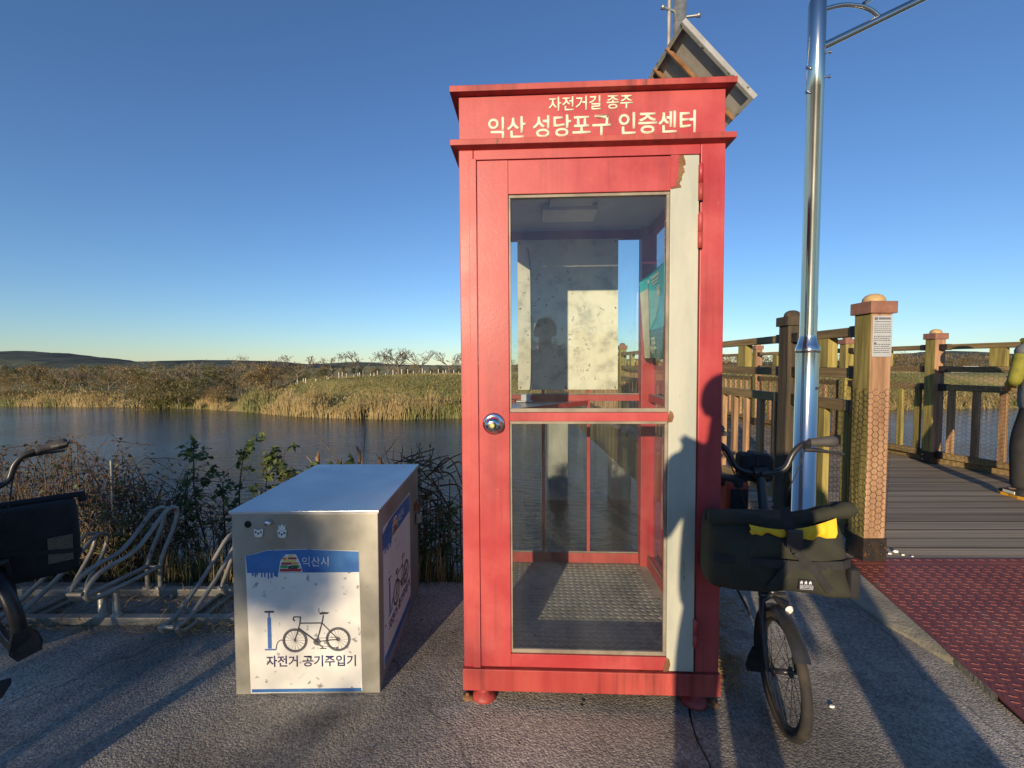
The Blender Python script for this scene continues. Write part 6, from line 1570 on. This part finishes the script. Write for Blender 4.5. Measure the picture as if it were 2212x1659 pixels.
# far houses beyond the field
q = random.Random(95)
for k, px in enumerate((2066, 2082, 2096, 2114, 2132, 2150, 2024)):
    Y = 98; x = (px - CX) / FOC * Y; z0 = far_h(x, Y); w_ = q.uniform(1.2, 2.0) * 1.4; h = (CAMH + (788 - q.uniform(791, 796)) / FOC * Y) - z0 
    h = max(.9, h); ho = empty('far_house', (x, Y, z0), q.uniform(-.4, .4), 'small pale house with low roof beyond the green field', 'house', 'far houses')
    mb = MB(); mb.box(-w_ / 2, w_ / 2, -.9, .9, -.4, h * .7); mb.build('wall', M['farwall'], ho)
    mb = MB(); mb.prism([(-w_ / 2 - .15, -1.1, h * .7 - .02), (-w_ / 2 - .15, 1.1, h * .7 - .02), (-w_ / 2 - .15, 0, h * 1.05)], (w_ + .3, 0, 0)); mb.build('roof', M['farroof'] if k % 2 else M['white_post'], ho)
    mb = MB(); mb.box(-w_ * .25, w_ * .25, -.93, -.901, h * .2, h * .5); mb.build('window', M['ink_grey'], ho)
# reeds, bushes and tall grass on the far bank
q = random.Random(101); mr, mg, mbk, mgr = MB(), MB(), MB(), MB()
def blade(mb, x, y, z, h, w_, lean):
    p = Vector((x, y, z - .1)); a = q.uniform(0, 6.28); b = Vector((math.cos(a), math.sin(a), 0)) * lean; s_ = Vector((w_, q.uniform(-.5, .5) * w_, 0))
    m_ = p + b * .4 + Vector((0, 0, h * .6)); e = p + b + Vector((0, 0, h)); mb.add([p - s_, p + s_, m_ + s_ * .8, m_ - s_ * .8, e + s_ * .2], [(0, 1, 2, 3), (3, 2, 4)])
for k in range(30000):
    x = q.uniform(-80, 72); dens = fbm(x * .13, 1.7); d = q.uniform(-.5, 4.2) * (.55 + dens); y = shore(x) + d
    hh = (1.9 if -33 < x < 5 else 1.15) * q.uniform(.6, 1.1) * (.55 + .9 * fbm(x * .3, 7.7)); z = max(WATER, far_h(x, y))
    hh *= .35 + 1.35 * fbm(x * .55 + 11, d * .5 + 3)
    if fbm(x * .4 + 70, d * .6) < .40: continue
    blade(mg if fbm(x * .22 + 40, d * .25) > .50 else mr, x, y, z, hh, q.uniform(.02, .045), .25 + .7 * q.random() ** 3)
    if q.random() < .22:
        c = Vector((x, y, z + hh)); leaf(mr, c, Vector((q.uniform(-.5, .5), 0, 1)), .35, .05, q)
for k in range(30000):
    x = q.uniform(-80, 72); d = 1.2 + 15 * q.random() ** 1.2; y = shore(x) + d
    den = fbm(x * .12 + 5, d * .16 + 9)
    if den < .45: continue
    z = far_h(x, y); hh = (den - .40) * 10 * q.random() ** .8; s_ = q.uniform(.09, .22)
    if x > -30 and d > 10: hh *= .3
    leaf(mbk, Vector((x + q.uniform(-.4, .4), y, z + hh)), rv(q) + Vector((0, 0, .4)), s_ * 1.5, s_ * .4, q)
for k in range(12000):
    x = q.uniform(-34, 72); d = q.uniform(6, 22); y = shore(x) + d; blade(mgr if fbm(x * .1, d * .2) > .42 else mr, x, y, far_h(x, y), q.uniform(.15, .45), .05, .15)
tag(mr.build('reeds', M['reed'], fixn=False), 'tan reeds lining the far water edge', 'reeds', kind='stuff')
tag(mg.build('green_reeds', M['reed_green'], fixn=False), 'green reeds mixed among the tan ones on the far water edge', 'reeds', kind='stuff')
tag(mbk.build('bank_bushes', M['bushbank'], fixn=False), 'low brown bushes over the far bank', 'bushes', kind='stuff')
tag(mgr.build('levee_grass', M['reed_green'], fixn=False), 'short grass on the far levee', 'grass', kind='stuff')

# ---- trees added out of view behind the photographer to throw shade on the foreground
def near_tree(x, y, seed, h, w_, n, label):
    q = random.Random(seed); t = empty('hedge_tree', (x, y, -.03), 0, label, 'tree'); mt, ml = MB(), MB(); tips = []
    grow(mt, q, Vector((0, 0, -.2)), Vector((0, 0, 1)), h * .26, h * .018, 4, tips, .6, .2, (2, 3), .8, 6, 2, .12)
    cl = [(Vector((q.uniform(-1, 1) * w_, q.uniform(-1, 1) * w_ * .6, h * q.uniform(.1, .78))), q.uniform(.35, .75)) for _ in range(26)] + [(Vector((q.uniform(-1, 1) * w_, q.uniform(-.4, .4), h * q.uniform(.8, .98))), q.uniform(.14, .32)) for _ in range(14)]
    for k in range(n):
        c, r_ = q.choice(cl); v_ = rv(q).normalized() * r_ * q.random() ** .4; p = c + v_
        if p.z < .05: continue
        leaf(ml, p, rv(q), q.uniform(.08, .16), q.uniform(.03, .055), q)
    mt.build('trunk', M['bark'], t, fixn=False); ml.build('crown', M['far_green'], t, fixn=False)
    return t

LBL = ['broad tree behind the photographer, the nearest to the river path', 'broad tree behind the photographer between two lower ones', 'tall loose tree behind the photographer at the end of the hedge', 'low spreading tree behind the photographer beside the tall one', 'wide tree far along the hedge behind the photographer']
for k, (x, y, h, w_, n) in enumerate(((-6.9, -12.5, 4.45, 1.1, 9500), (-9.3, -12.9, 3.85, 1.5, 4800), (-12.0, -12.6, 3.7, 1.6, 4200), (-15.0, -13.0, 3.75, 1.7, 4200), (-18.2, -12.8, 3.8, 1.8, 4200))):
    near_tree(x, y, 200 + k, h, w_, n, LBL[k])
person((.44, -1.35, 0), R(12), 'person in dark jacket waiting behind the photographer with hands lowered', (-.25, .0, 1.10), (-.22, .12, .86), (.25, .0, 1.10), (.22, .12, .86), M['trousers'], M['trousers'], M['trousers'], M['shoe_white'], .97)  # unseen bystander put in to shade the ground and bicycle at the right

q = random.Random(303)
for k in range(24):
    x = -26 + 2.4 * k + q.uniform(-.6, .6); Y = q.uniform(-31, -27); kd = q.choice(['brown', 'green', 'olive', 'green']); protos, h0, lab, grp = KIND[kd]; pr_ = q.choice(protos)
    t = empty(NAME[kd], (x, Y, -.05), q.uniform(0, 6.28), lab.replace('on the far river bank', 'in the row behind the photographer'), 'tree', grp + ' behind'); s_ = q.uniform(3.5, 4.5) / h0; t.scale = (s_ * 1.5, s_ * 1.5, s_)
    link('trunk', pr_[0], t); link('crown', pr_[1], t)
